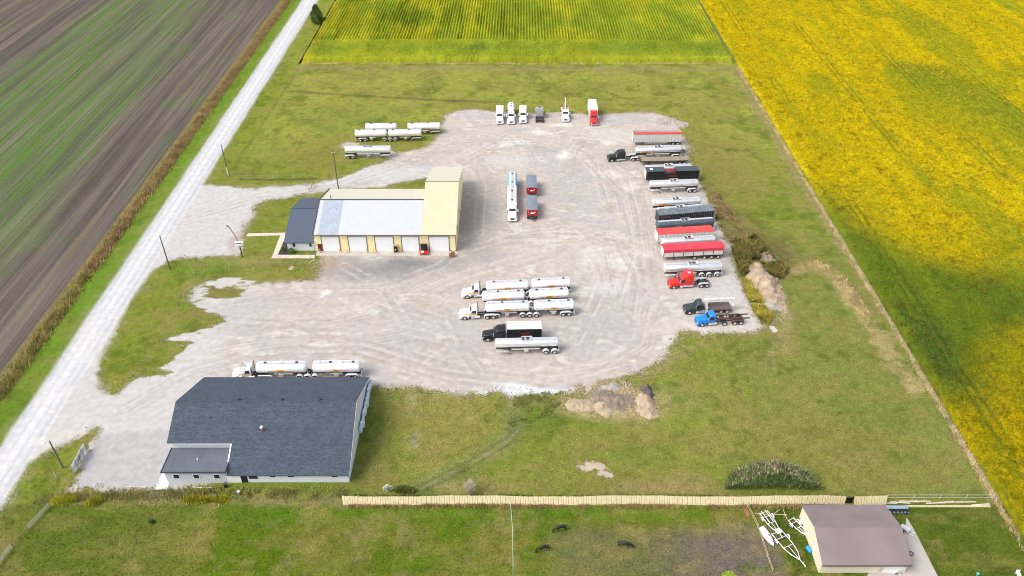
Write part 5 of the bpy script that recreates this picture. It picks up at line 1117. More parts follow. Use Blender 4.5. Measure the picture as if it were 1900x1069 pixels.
W_('gable_trim', MB().add([(-47.3,158.1,4.86),(-47.3,169.0,8.1),(-47.3,179.9,4.86),(-47.01,179.9,4.86),(-47.01,169.0,8.1),(-47.01,158.1,4.86),(-47.3,158.1,5.12),(-47.3,169.0,8.38),(-47.3,179.9,5.12),(-47.01,179.9,5.12),(-47.01,169.0,8.38),(-47.01,158.1,5.12)],
   [(0,1,7,6),(1,2,8,7),(5,11,10,4),(4,10,9,3),(6,7,10,11),(7,8,9,10),(0,6,11,5),(2,3,9,8)]), DTR)
dp = [(597.9,629.5),(647.4,680),(696.8,729.5),(745.9,776.8),(796.8,832.6)]
for a, b in dp:
    xa, xb = G(a,453,2.2).x, G(b,453,2.2).x
    d = W_('overhead_door', MB().box(xa,xb,YF-.06,YF-.003,.04,4.25), WDR)
    f = MB().box(xa-.18,xa-.002,YF-.1,YF-.004,0,4.43).box(xb+.002,xb+.18,YF-.1,YF-.004,0,4.43).box(xa-.002,xb+.002,YF-.1,YF-.004,4.252,4.43).build('door_frame', FRM, d)
xd_ = G(596,457,1.2).x; W_('side_door', MB().box(xd_-.7,xd_+.35,YF-.06,YF-.004,.02,2.1), mat('maroon_door', (.10,.015,.025), .5))
for y_, z_ in ((164,2.5),(172,2.5)): W_('side_window', MB().box(-13.395,-13.33,y_,y_+1.0,z_,z_+1.0), GLASS)
W_('corner_trim', MB().box(-13.52,-13.34,YF-.05,YF-.003,0,4.8), BTR)
W_('roof_vent', MB().tube((-44.6,170.2,7.6),(-44.6,170.2,8.6),.12,n=8), DTR)
# yellow bollards beside each overhead door
for i, (a, b) in enumerate(dp[:4]):
    for j, (px_, s_) in enumerate(((a,-.28),(b,.28))):
        x_ = G(px_,466,0).x+s_; o = MB().tube((0,0,0),(0,0,1.1),.1,n=10).tube((0,0,1.1),(0,0,1.16),.1,.03,n=10).build('bollard', mat('safety_yellow', (.75,.45,.02), .5, 0, .1), None, 40)
        nm_ = ('first','second','third','fourth')[i]; o.location = (x_, YF-.75, .035); tag(o, f'yellow bollard on the {"left" if j == 0 else "right"} of the {nm_} overhead door from the office', 'bollard', 'yellow bollards by the workshop doors')
o = MB().slab([(-46.9,156.7,0),(-13.0,156.7,0),(-13.0,YF,0),(-46.9,YF,0)],(0,0,1),.03).build('concrete_apron', CONC); o['kind'] = 'structure'
# office annex
off = empty('office_annex', 'small white office with slate blue metal roof joined to the workshop left end', 'office', None, (-50.5,158.6,0))
W_('wall', MB().prism([(158.9,0),(178.7,0),(178.7,2.75),(168.8,5.70),(158.9,2.75)], -54.1, -46.92, 'x'), WSD, off)
for ya, yb, nm_ in ((158.3,168.78,'roof'),(168.8,179.3,'far_roof')):
    f = lambda y: 5.76-K*abs(y-168.8)
    n = Vector((0, -(f(yb)-f(ya)), yb-ya)); W_(nm_, MB().slab([(-54.45,ya,f(ya)),(-47.32,ya,f(ya)),(-47.32,yb,f(yb)),(-54.45,yb,f(yb))], n, .1), GRF, off)
W_('ridge_cap', MB().box(-54.47,-47.32,168.68,168.92,5.85,5.91), DTR, off); W_('gutter', MB().box(-54.45,-47.3,158.12,158.28,2.55,2.72), DTR, off)
for px_ in (545.5, 576):
    x_ = G(px_,455,1.6).x; w_ = W_('window', MB().box(x_-.33,x_+.33,158.84,158.896,1.15,2.35), WHITE, off)
    MB().box(x_-.27,x_+.27,158.80,158.838,1.21,2.29).build('pane', GLASS, w_)
W_('corner_trim', MB().box(-54.14,-53.95,158.82,158.897,0,2.6), DTR, off)
# walkways
def slab_struct(name, poly, m, z0=.0, t=.035): o = MB().slab([tuple(G(a,b).xy)+(z0,) for a, b in poly], (0,0,1), t).build(name, m); o['kind'] = 'structure'; return o
PAVE = mat('pale_concrete_path', (.56,.49,.41), .9, 0, .1, .6, dirt=.2, dirtcol=(.42,.36,.3))
slab_struct('footpath', [(456.5,438.6),(460.5,433.2),(529.5,432.0),(520,437.0)], PAVE); slab_struct('footpath', [(520,437.1),(529.5,432.1),(528,446),(515,473.0),(584,473.2),(584,479.6),(503,479.6),(507,471)], PAVE, .002)
slab_struct('mulch_bed', [(516.5,472.8),(526,448),(531,448),(540,472.8)], mat('dark_mulch', (.035,.032,.038), .9, 0, .3, 3, bump=.6), .001, .04)
# dark roofed barn
bn = empty('barn', 'large white barn with a dark shingle gable roof and a low flat-roofed extension', 'barn', None, (-43,88.7,0))
SHG = mat('dark_shingles', (.058,.073,.100), .85, 0, .12, .5, bump=.5, bscale=5, spec=.3)
def shingle():
    n = SHG.node_tree.nodes; L = SHG.node_tree.links; b = n['Principled BSDF']; src = b.inputs['Base Color'].links[0].from_socket
    tc = n.new('ShaderNodeTexCoord'); br = n.new('ShaderNodeTexBrick'); br.inputs['Scale'].default_value = 1.0; br.inputs['Brick Width'].default_value = .5; br.inputs['Row Height'].default_value = .2; br.inputs['Mortar Size'].default_value = .015
    br.inputs['Color1'].default_value = (.8,.8,.8,1); br.inputs['Color2'].default_value = (1.25,1.25,1.25,1); br.inputs['Mortar'].default_value = (.6,.6,.6,1); L.new(tc.outputs['Object'], br.inputs['Vector'])
    no = n.new('ShaderNodeTexNoise'); no.inputs['Scale'].default_value = 14; no.inputs['Detail'].default_value = 2; L.new(tc.outputs['Object'], no.inputs['Vector'])
    r = n.new('ShaderNodeMapRange'); r.inputs[1].default_value = .3; r.inputs[2].default_value = .7; r.inputs[3].default_value = .6; r.inputs[4].default_value = 1.5; L.new(no.outputs[0], r.inputs[0])
    m1 = n.new('ShaderNodeMix'); m1.data_type = 'RGBA'; m1.blend_type = 'MULTIPLY'; m1.inputs[0].default_value = 1; L.new(src, m1.inputs[6]); L.new(br.outputs[0], m1.inputs[7])
    m2 = n.new('ShaderNodeMix'); m2.data_type = 'RGBA'; m2.blend_type = 'MULTIPLY'; m2.inputs[0].default_value = 1; L.new(m1.outputs[2], m2.inputs[6]); L.new(r.outputs[0], m2.inputs[7]); L.new(m2.outputs[2], b.inputs['Base Color'])
shingle()
RIBW = mat('white_vertical_siding', (.66,.70,.74), .5, 0, .05, .5, stripes=(0,.3,.82), dirt=.1)
RIBG2 = mat('pale_grey_vertical_siding', (.50,.55,.58), .5, 0, .05, .5, stripes=(0,.3,.80), dirt=.1)
BX0, BX1, BY0, BY1, BE, BR_ = -58.8, -27.7, 88.7, 111.9, 2.2, 7.5
KB = (BR_-BE)/((BY1-BY0)/2); bym = (BY0+BY1)/2
W_('wall', MB().prism([(93.9,0),(BY1,0),(BY1,BE),(bym,BR_),(93.9,BE+KB*(93.9-BY0))], BX0, -48.4, 'x').prism([(BY0,0),(BY1,0),(BY1,BE),(bym,BR_),(BY0,BE)], -48.398, BX1, 'x'), RIBW, bn)
fz = lambda y: BR_+.08-KB*abs(y-bym)
def BRP(name, x0, x1, ya, yb): 
    n = Vector((0, -(fz(yb)-fz(ya)), yb-ya)); return W_(name, MB().slab([(x0,ya,fz(ya)),(x1,ya,fz(ya)),(x1,yb,fz(yb)),(x0,yb,fz(yb))], n, .12), SHG, bn)
BRP('roof', -48.1, BX1+.3, BY0-.35, bym-.01); BRP('roof_over_extension', -59.3, -48.11, 93.4, bym-.01); BRP('far_roof', -59.3, BX1+.3, bym, BY1+.4)
W_('ridge_cap', MB().box(-59.3,BX1+.3,bym-.16,bym+.16,BR_+.17,BR_+.215), SHG, bn)
W_('fascia', MB().box(-48.1,BX1+.3,BY0-.40,BY0-.352,fz(BY0-.35)-.06,fz(BY0-.35)+.1), DTR, bn); W_('upper_fascia', MB().box(-59.3,-48.11,93.34,93.395,fz(93.4)-.16,fz(93.4)+.1), OFFW, bn)
W_('extension_wall', MB().box(-58.6,-48.4,88.6,93.88,0,2.95), RIBG2, bn)
EX = mat('dark_flat_roof', (.10,.115,.14), .6, 0, .12, .3, stripes=(0,.9,.85), dirt=.2, dirtcol=(.22,.22,.22))
W_('extension_roof', MB().box(-58.85,-48.2,88.35,93.7,2.96,3.06), EX, bn)
W_('extension_parapet', MB().box(-58.9,-48.15,88.22,88.34,2.86,3.16).box(-59.0,-58.87,88.22,93.7,2.86,3.16).box(-48.19,-48.06,88.35,93.3,2.86,3.16), DTR, bn)
def win(p, x0, x1, z0, z1, y, nm_='window'):
    w_ = W_(nm_, MB().box(x0-.12,x1+.12,y-.06,y-.003,z0-.12,z1+.12), WHITE, p); MB().box(x0,x1,y-.085,y-.062,z0,z1).build('pane', GLASS, w_)
for px_ in (327, 364, 402): x_ = G(px_,887,1.5).x; win(bn, x_-.45, x_+.45, 1.25, 2.15, 88.6)
for px_, ww in ((505,.5),(539,.5),(620,.5)): x_ = G(px_,885,1.7).x; win(bn, x_-ww, x_+ww, 1.45, 1.85, BY0)
x_ = G(470,887,1.2).x; win(bn, x_-.75, x_+.75, 1.0, 1.9, BY0)
x_ = G(452,888,1.0).x; W_('doorway', MB().box(x_-.5,x_+.65,BY0-.05,BY0-.003,.05,2.0), mat('dark_interior', (.01,.01,.012), .9), bn)
x_ = G(436,888,1.0).x; W_('sliding_door', MB().box(x_-1.3,x_+1.05,BY0-.16,BY0-.06,.1,2.0), WHITE, bn)
x_ = G(470.5,814,0); y_ = 95.4; z_ = fz(y_)
W_('chimney', MB().tube((-43.2,y_,z_-.2),(-43.2,y_,z_+1.0),.14,n=12), mat('rusty_flue', (.32,.16,.10), .7), bn, smooth=40)
MB().tube((-43.2,y_,z_+1.02),(-43.2,y_,z_+1.22),.30,.22,n=14).build('cap', WHITE, [c_ for c_ in bn.children if c_.name.startswith('chimney')][0], 40)
for px_ in (446, 526, 597):
    g = G(px_,738,7.3); W_('roof_vent', MB().prism([(-.2,0),(.2,0),(.2,.12),(-.1,.28),(-.2,.28)], -.2, .2).mesh and MB().box(g.x-.22,g.x+.22,bym+.5,bym+.85,fz(bym+.7)+.05,fz(bym+.7)+.35), BLACK, bn)
W_('gable_trim', MB().slab([(BX1+.302,BY0-.35,fz(BY0-.35)-.12),(BX1+.302,bym,fz(bym)-.12),(BX1+.302,bym,fz(bym)+.12),(BX1+.302,BY0-.35,fz(BY0-.35)+.12)],(1,0,0),.04).slab([(BX1+.302,bym,fz(bym)-.12),(BX1+.302,BY1+.4,fz(BY1+.4)-.12),(BX1+.302,BY1+.4,fz(BY1+.4)+.12),(BX1+.302,bym,fz(bym)+.12)],(1,0,0),.04), OFFW, bn)
W_('roof_vent', MB().tube((-52.6,97.5,fz(97.5)),(-52.6,97.5,fz(97.5)+.45),.09,n=8), BLACK, bn); W_('extension_vent', MB().tube((-53.6,91.0,3.05),(-53.6,91.0,3.3),.12,n=8), WHITE, bn)
# wrinkled pale plastic sheeting bundled along the east wall
st = []; r_ = random.Random(9); n = 34
for i in range(n): 
    t_ = i/(n-1); yy = 99.5+(BY1-99.5)*t_; rw = .30+.12*math.sin(i*1.9)+r_.uniform(-.08,.08); st.append([(BX1+.12+rw*(1+math.cos(a)*.9)+r_.uniform(-.05,.05), yy, max(.0, 1.25+.2*math.sin(i*.8)+(.95+r_.uniform(-.18,.18))*math.sin(a))) for a in [2*PI*k/14 for k in range(14)]])
o = MB().loft(st).build('plastic_sheeting', mat('pale_blue_plastic', (.58,.68,.76), .35, 0, .12, 1.0, bump=.8, bscale=2), None, 70); tag(o, 'wrinkled pale blue plastic sheeting bundled along the barn right wall', 'plastic sheeting')
slab_struct('concrete_pad', [(287.5,909),(310.5,909),(319,876),(304,872)], mat('white_concrete', (.76,.76,.76), .8, 0, .05), .0, .06)
# brown roofed garage
gr_ = empty('garage', 'cream garage with a mauve brown metal roof at the bottom right', 'garage', None, (53,71.5,0))
GX0, GX1, GY0, GY1, GE, GR_ = 46.9, 60.0, 71.3, 81.6, 2.6, 4.3; gm = (GY0+GY1)/2; KG = (GR_-GE)/((GY1-GY0)/2)
W_('wall', MB().prism([(GY0,0),(GY1,0),(GY1,GE),(gm,GR_),(GY0,GE)], GX0, GX1, 'x'), mat('cream_siding', (.70,.64,.50), .6, 0, .05, .5, stripes=(2,.28,.95)), gr_)
MV = mat('mauve_brown_roof', (.215,.165,.165), .5, 0, .14, .25, stripes=(1,.28,.86), dirt=.25, dirtcol=(.17,.12,.12))
gz_ = lambda y: GR_+.06-KG*abs(y-gm)
for ya, yb, nm_ in ((GY0-.4,gm-.005,'roof'),(gm,GY1+.4,'far_roof')):
    n = Vector((0, -(gz_(yb)-gz_(ya)), yb-ya)); W_(nm_, MB().slab([(GX0-.12,ya,gz_(ya)),(GX1+.3,ya,gz_(ya)),(GX1+.3,yb,gz_(yb)),(GX0-.12,yb,gz_(yb))], n, .08), MV, gr_)
W_('ridge_cap', MB().box(GX0-.12,GX1+.3,gm-.12,gm+.12,GR_+.12,GR_+.17), MV, gr_)
W_('fascia', MB().box(GX0-.12,GX1+.3,GY0-.5,GY0-.402,gz_(GY0-.4)-.2,gz_(GY0-.4)+.09), mat('brown_fascia', (.16,.10,.085), .5), gr_)
x_ = G(1632,1056,1).x; W_('door_handle_bar', MB().tube((x_,GY0-.1,.5),(x_+.3,GY0-.1,1.3),.03,n=6), DTR, gr_)
x_ = 58.3; W_('garage_door', MB().box(x_-1.6,x_+1.2,GY0-.05,GY0-.003,.04,2.1), WHITE, gr_)
slab_struct('concrete_pad', [(1682,960),(1697,985),(1748,1085),(1600,1085),(1612,1062.5),(1668,1062.5)], mat('grey_concrete_pad', (.42,.38,.35), .9, 0, .1, .5, dirt=.2), .0, .04)

# ================================================================== FENCES, POLES, SIGNS
BRD = mat('fresh_cream_boards', (.70,.60,.37), .7, 0, .12, 1.5, dirt=.25, dirtcol=(.45,.36,.2), bump=.2)
def board_fence(label, xa, xb, y, lean=0.0, zoff=0):
    o = empty('board_fence', label, 'fence', 'cream board fence stretches', ((xa+xb)/2, y, 0)); r_ = random.Random(int(xa)); b = MB(); x_ = xa-(xa+xb)/2; top = .0
    while x_ < xb-(xa+xb)/2-.2:
        w_ = .42; t_ = 1.55+.05*math.sin(x_*.7)+r_.uniform(-.03,.03); sk = .12*math.sin(x_*.11+xa)+r_.uniform(-.015,.015); dy_ = .12*math.sin(x_*.23)+r_.uniform(-.015,.015)
        b.add([(x_+sk*-.0,dy_,.03),(x_+w_-.05,dy_,.03),(x_+w_-.05+sk,dy_+.55,t_),(x_+sk,dy_+.55,t_),(x_,dy_+.03,.03),(x_+w_-.05,dy_+.03,.03),(x_+w_-.05+sk,dy_+.58,t_),(x_+sk,dy_+.58,t_)],
              [(3,2,1,0),(4,5,6,7),(0,1,5,4),(1,2,6,5),(2,3,7,6),(3,0,4,7)]); x_ += w_
    b.build('boards', BRD, o); r = MB()
    for z_ in (.35,1.2): r.box(xa-(xa+xb)/2, xb-(xa+xb)/2, .22+z_*.36, .28+z_*.36, z_-.05, z_+.05)
    r.build('rails', mat('grey_fence_rail', (.30,.26,.2), .8), o)
    k = int((xb-xa)/2.6)
    for i in range(k+1): X_ = xa-(xa+xb)/2+(xb-xa)*i/k; MB().tube((X_,.62,0),(X_,.75,1.5),.06,n=6).build('post', MATS['grey_fence_rail'], o)
    return o
board_fence('long cream board fence between the paddocks and the big lawn', -28.0, 55.0, 84.0)
board_fence('short cream board fence stretch right of the dark gap, behind the garage', 56.6, 62.2, 84.0)
o = MB().box(0,1.1,0,.06,.03,1.5).box(1.11,1.2,0,.2,0,1.6).build('dark_panel', BLACK); o.location = (55.2,84.3,0); tag(o, 'black panel filling the gap between the two cream fence stretches', 'panel')
o = empty('collapsed_boards', 'pale weathered boards lying flat along the fence line at the far right', 'boards', None, (70.5,84.2,0)); r_ = random.Random(3)
for k in range(9):
    xx = -8+k*1.9+r_.uniform(-.3,.3); b = MB().box(-1.6,1.6,-.13,.13,0,.05).build('board', mat('weathered_boards', (.52,.46,.36), .85, 0, .25, 1.5, dirt=.4, dirtcol=(.3,.26,.2)), o); b.location = (xx, r_.uniform(-.3,.5), .04+.055*(k%3)); b.rotation_euler = (0,0,r_.uniform(-.12,.12))
o = empty('board_strip', 'long pale kickboard strip at the foot of the far right fence line', 'boards', None, (70.5,83.6,0)); MB().box(-8.5,8.5,-.1,.1,0,.25).build('plank', BRD, o)
# wire fence posts along the soybeans
PST = mat('pale_fence_post', (.55,.50,.45), .8)
def wire_fence(name, label, pts, step, m, h=1.3, r=.045, rails=(), cat='fence', railm=None, rr=.012, group=None):
    o = empty(name, label, cat, group, (pts[0][0], pts[0][1], 0)); base = Vector((pts[0][0], pts[0][1], 0))
    for a, b in zip(pts[:-1], pts[1:]):
        A = Vector((*a, 0)); B = Vector((*b, 0)); k = max(1, int(round((B-A).length/step)))
        for i in range(k+(b == pts[-1])):
            p = A.lerp(B, i/k)-base; MB().tube(p, p+Vector((0,0,h)), r, n=6).build('post', m, o)
        for z_ in rails:
            q = MB().tube(A-base+Vector((0,0,z_)), B-base+Vector((0,0,z_)), rr, n=4).build('rail' if rr > .02 else 'wire', railm or m, o)
    return o
wire_fence('wire_fence', 'line of thin pale posts between the lawn and the soybean field', [(80.2,84.6),(80.3,175)], 5.0, PST, 1.3, .05, (.5,1.1))
wire_fence('end_post_fence', 'short wire mesh fence with silver rails at the far right corner', [(62.5,85.2),(80.1,85.2)], 4.4, ALU2, 1.1, .05, (.35,1.05), rr=.03)
wire_fence('paddock_fence', 'thin pale green rail fence running down the middle of the paddocks', [tuple(G(947,940).xy),tuple(G(951,990).xy),tuple(G(952,1066).xy)], 4.0, mat('pale_green_rail', (.35,.55,.42), .6), 1.1, .05, (1.05,), rr=.05)
wire_fence('wooden_paddock_fence', 'thin wooden rail fence beside the white dinghy', [tuple(G(1386,942).xy),tuple(G(1405,980).xy),tuple(G(1432,1062).xy)], 3.2, mat('light_wood_rail', (.55,.44,.26), .8), 1.0, .06, (.5,.95), rr=.03)
GWD = mat('grey_weathered_rail', (.33,.33,.29), .85, 0, .2, 2)
wire_fence('rail_fence', 'grey weathered rail fence by the road at the far left bottom, upper stretch', [tuple(G(54,984).xy),tuple(G(92,942).xy)], 3.4, GWD, 1.1, .07, (.35,.7,1.05), rr=.05)
wire_fence('rail_fence', 'grey weathered rail fence at the bottom left corner, lower stretch', [tuple(G(-12,1064).xy),tuple(G(24,1016).xy)], 3.4, GWD, 1.1, .07, (.35,.7,1.05), rr=.05)
wire_fence('rusty_gate', 'low rusty wire gate between the two grey rail fences', [tuple(G(25,1014).xy),tuple(G(53,985).xy)], 3.4, mat('rusty_rail', (.25,.12,.06), .8), .9, .04, (.4,.85), rr=.025, cat='gate')
wire_fence('farm_gate', 'open tubular gate beside the upper driveway left of the tall pole', [tuple(G(574,356).xy),tuple(G(583,345).xy)], 2.0, mat('rusty_rail', (.25,.12,.06), .8), 1.4, .06, (.4,.8,1.2), rr=.04, cat='gate')
wire_fence('wire_fence', 'short wire fence with grey posts on the lawn above the upper driveway', [tuple(G(430,331).xy),tuple(G(583,331).xy)], 6.5, GWD, 1.2, .06, (.9,), group=None)
wire_fence('wire_fence', 'row of thin leaning stakes on the lawn below the office path', [tuple(G(335,505).xy),tuple(G(560,503).xy)], 5.5, mat('tan_stake', (.5,.42,.22), .8), 1.2, .04)
PW = mat('weathered_pole_wood', (.13,.115,.10), .9, 0, .25, 1.5, bump=.3)
def pole(label, base, hgt, arm=True, lamp=False, sleeve=False):
    g = G(*base); o = empty('utility_pole', label, 'utility pole', 'utility poles', g)
    MB().tube((0,0,0),(0,0,hgt),.17,.11,n=10).build('pole', PW, o, 50)
    if arm:
        MB().tube((.12,0,hgt-.25),(.12,0,hgt-.05),.07,n=8).tube((-.45,0,hgt-1.2),(.45,0,hgt-1.2),.04,n=6).build('insulator', ALU2, o)
    if lamp: MB().tube((-.1,0,hgt-.8),(-1.1,0,hgt-.5),.04,n=6).build('lamp_arm', ALU2, o); MB().body([(-1.5,.16,hgt-.62,hgt-.42,.05),(-1.0,.16,hgt-.62,hgt-.42,.05)]).build('lamp_head', WHITE, o)
    if sleeve: MB().tube((.02,-.17,0),(.02,-.17,2.6),.13,n=8).build('cable_guard', WHITE, o, 50)
    return o
pole('dark wooden utility pole at the roadside below the lower driveway bend', (316,500), 9.3)
pole('utility pole with a white cable guard by the roadside above the upper driveway', (424,326), 9.5, sleeve=True)
pole('tall thin utility pole standing on the driveway edge behind the workshop', (628,350), 12.0)
pole('utility pole beside the billboard, with a small white lamp at its top', (117,868), 6.8, lamp=True)
o = empty('guyed_mast', 'thin leaning dark mast at the left corner of the workshop', 'mast', None, G(585,478)); MB().tube((0,0,0),(.25,0,3.6),.05,n=6).build('mast', STEEL, o); MB().tube((-1.1,-.2,0),(-1.0,-.2,2.4),.03,n=6).build('stake', STEEL, o)
o = MB().path([(-.9,-1.2,.1),(-.8,-.8,.16),(-.5,-.3,.2),(-.1,0,.2),(.25,.1,.2)],.07,8).build('bent_pipe', WHITE, None, 50); o.location = G(583,484); tag(o, 'white bent pipe lying by the workshop left corner', 'pipe')
# sign on a post by the driveway
o = empty('yard_sign', 'small white sign box on a dark post beside the lower driveway', 'sign', None, G(450,477))
MB().tube((0,0,0),(0,0,4.2),.12,n=8).build('post', STEEL, o); MB().box(-.95,.95,-.22,.22,3.3,4.3).build('sign_box', WHITE, o, bevel=.04); MB().box(-.75,.75,-.23,-.221,3.95,4.15).build('sign_band', STEEL, o)
o = empty('light_pole', 'curved thin light pole leaning over the small white sign', 'light pole', None, G(441,470)); MB().path([(.9,0,3.0),(.3,0,5.2),(-.3,0,7.0),(-.7,0,7.8),(-.9,0,7.7)],.09,8).tube((.9,0,0),(.9,0,3.0),.1,n=8).build('pole', PW, o, 50); MB().tube((-.95,0,7.6),(-.8,0,7.85),.16,n=8).build('lamp_head', STEEL, o)
# billboard seen from behind
A = G(161,836); B = G(138,880); d = (B-A); Lb = d.length; o = empty('billboard', 'white billboard seen from behind with dark braces, beside the parking pad', 'billboard', None, (A+B)/2, math.atan2(d.y, d.x))
MB().box(-Lb/2,Lb/2,-.03,.03,.25,1.95).build('panel', WHITE, o)
for i in range(5): x_ = -Lb/2+Lb*i/4; MB().tube((x_,.12,0),(x_,.12,2.0),.04,n=6).build('post', STEEL, o)
b = MB()
for s_, (x0_, x1_) in enumerate(((-Lb/4,Lb/4),)): b.tube((x0_,.1,.3),(x1_,.1,1.9),.035,n=6).tube((x1_,.1,.3),(x0_,.1,1.9),.035,n=6)
b.tube((-Lb/2,.1,1.1),(Lb/2,.1,1.1),.03,n=6).build('brace', STEEL, o)
for lab, (px_, py_) in (('short yellow marker post standing on the lawn below the office', (544,503)),('thin white marker stake on the grass below the roadside billboard', (104,886)),('low yellow hydrant-like marker on the grass left of the barn driveway', (216,716))):
    o = MB().tube((0,0,0),(0,0,1.1 if 'yellow marker' in lab else 1.4),.08 if 'yellow' in lab else .04,n=8).build('marker_post', MATS['safety_yellow'] if 'yellow' in lab else WHITE, None, 40); o.location = G(px_,py_); tag(o, lab, 'marker post')

# ================================================================== SMALL THINGS
o = empty('loading_cart', 'bright red cart with a dark upright box between the last two overhead doors', 'cart', None, G(787.5,472))
MB().box(-1.0,1.0,-.55,.5,.35,.75).build('cart_body', REDP, o, bevel=.05); MB().box(-.85,.75,.55,1.0,.3,2.4).build('dark_box', BLACK, o, bevel=.05); MB().box(-.8,-.1,-.45,.3,.752,.85).build('lid', WHITE, o)
for s_ in (-.75,.75): wheel(o, s_, -.45, .25, .15); wheel(o, s_, .3, .25, .15)
o = empty('machine_rack', 'dark machine in a tan frame between the third and fourth overhead doors', 'machine', None, G(735.5,468))
MB().box(-.4,.4,-.2,.5,.1,1.4).build('machine', BLACK, o, bevel=.04); b = MB()
for s_ in (-.5,.5): b.box(s_-.04,s_+.04,-.3,-.22,0,2.0).box(s_-.04,s_+.04,.55,.63,0,2.0)
b.box(-.54,.54,-.3,.63,2.0,2.08).build('frame', mat('tan_frame', (.42,.33,.2), .7), o); MB().tube((-.15,-.25,.9),(-.15,-.32,.9),.16,n=12).build('gauge', WHITE, o)
o = empty('scrap_bin', 'rusty brown bin heaped with scrap at the right corner of the workshop', 'bin', None, G(839,476))
MB().prism([(-.6,0),(.6,0),(.7,.8),(-.7,.8)],-.45,.45).build('bin', mat('rusty_bin', (.24,.10,.04), .8, dirt=.4), o); b = MB(); r_ = random.Random(2)
for i in range(14): p = Vector((r_.uniform(-.5,.5), r_.uniform(-.3,.7), r_.uniform(.7,.95))); b.tube(p, p+Vector((r_.uniform(-.6,.6), r_.uniform(-.4,.4), r_.uniform(.1,.5))), .05, n=5)
b.build('scrap', STEEL, o)
o = MB().box(-.7,.7,-.1,.1,.0,.12).box(-.7,.7,.3,.5,0,.12).box(-.7,-.5,-.1,.5,.12,.2).box(.4,.6,-.1,.5,.12,.2).build('pallet', DECK); o.location = G(690,462); tag(o, 'small wooden pallet against the yellow wall between second and third doors', 'pallet')
# behind the barn
o = empty('barrel', 'black barrel standing at the inner corner of the barn extension', 'barrel', None, G(419.5,904)); MB().tube((0,0,0),(0,0,.9),.3,n=16).build('drum', BLACK, o, 40); MB().tube((0,0,.9),(0,0,.93),.31,n=16).build('rim', DTR, o, 40)
for lab, px_, py_, m_ in (('flat blue cover on the grass below the barn, left one',398,920,'b'),('flat blue cover on the grass below the barn, right one',417,920,'b')):
    o = MB().tube((0,0,.0),(0,0,.14),.33,n=16).tube((0,0,.14),(0,0,.18),.3,.1,n=16).build('septic_cover', mat('blue_grey_plastic', (.18,.30,.42), .5), None, 40); o.location = G(px_,py_); tag(o, lab, 'cover', 'round blue covers in the grass')
o = MB().tube((0,0,0),(0,0,.35),.3,.32,n=16).build('metal_bucket', ALU2, None, 40); o.location = G(443,914); tag(o, 'dull metal tub on the grass below the barn sliding door', 'tub')
o = MB().box(-1.9,1.9,-.09,.09,.02,.08).build('plank', mat('pale_plank', (.55,.50,.40), .8)); o.location = G(377,905); o.rotation_euler = (0,0,-.05); tag(o, 'long pale plank lying in the grass below the barn extension', 'plank')
o = MB().box(-1.7,1.7,-.1,.1,.02,.1).build('plank', MATS['pale_plank']); o.location = G(253,904); tag(o, 'pale timber lying on the near edge of the gravel parking pad', 'plank')
# white dinghy
o = empty('dinghy', 'small white upturned dinghy lying by the wooden rail fence', 'boat', None, G(1424,996), R(-73))
st = []
for x_, hw_, hh_ in ((-1.75,.48,.40),(-1.0,.60,.50),(0,.62,.52),(.8,.50,.48),(1.4,.28,.40),(1.8,.05,.28)):
    st.append([(x_, hw_*math.cos(a), max(.02, hh_*math.sin(a)**.8 if math.sin(a) > 0 else .02)) for a in [PI*k/8 for k in range(9)]])
MB().loft(st).build('hull', mat('white_gelcoat', (.78,.80,.82), .3), o, 50); MB().box(-1.7,1.5,-.03,.03,.45,.56).build('keel', WHITE, o); MB().box(-.1,.25,.05,.2,.5,.56).build('vent', BLACK, o)
# boat trailers (front +x)
GALV = mat('galvanised_tube', (.70,.70,.70), .4, .3, .08, 2)
def boat_trailer(label, px, py, yaw, L, W2, bunks=True, box=False):
    o = empty('boat_trailer', label, 'boat trailer', 'empty boat trailers by the garage', G(px, py), R(yaw)); b = MB(); h = .5
    xr, xf = -L/2, L/2
    for s_ in (1,-1): b.path([(xr,s_*W2,h),(xr+L*.4,s_*W2,h),(xr+L*.62,s_*W2*.7,h),(xr+L*.80,s_*.06,h)], .07, 6)
    b.tube((xr+L*.78,0,h),(xf,0,h), .07, n=6)
    for t_ in (.02,.18,.42): b.tube((xr+L*t_,-W2,h),(xr+L*t_,W2,h), .06, n=6)
    b.tube((xr+L*.42,0,h),(xr+L*.8,0,h), .05, n=6); b.build('trailer_frame', GALV, o, 50)
    MB().tube((xr+L*.2,-W2-.25,.3),(xr+L*.2,W2+.25,.3), .05, n=6).build('axle', STEEL, o)
    for s_ in (1,-1):
        wheel(o, xr+L*.2, s_*(W2+.28), .3, .18)
        b = MB(); k = 6
        for i in range(k): a0, a1 = PI*i/k, PI*(i+1)/k; y0, y1 = s_*(W2+.28)-.13, s_*(W2+.28)+.13; b.add([(xr+L*.2+.42*math.cos(a), y, .3+.40*math.sin(a)) for a in (a0, a1) for y in (y0, y1)], [(0,1,3,2)])
        b.build('mudguard', WHITE, o)
        if bunks: MB().box(xr-.1,xr+L*.42,s_*W2*.45-.06,s_*W2*.45+.06,h+.12,h+.2).box(xr+.1,xr+.18,s_*W2*.45-.04,s_*W2*.45+.04,h,h+.12).build('bunk', mat('pale_carpeted_bunk', (.62,.58,.60), .9), o)
    if box: MB().box(xr+L*.70,xr+L*.86,-.45,.45,h+.08,h+.35).build('battery_box', WHITE, o, bevel=.03)
    b = MB().tube((xf-.6,0,h),(xf-.6,0,h+.6),.05,n=6).tube((xf-.3,.12,0),(xf-.3,.12,h+.1),.035,n=6); b.build('winch_post', GALV, o)
    return o
boat_trailer('white boat trailer with bunks and a box on its tongue, nearest the dinghy', 1433,977, -70, 5.3, .75, True, True)
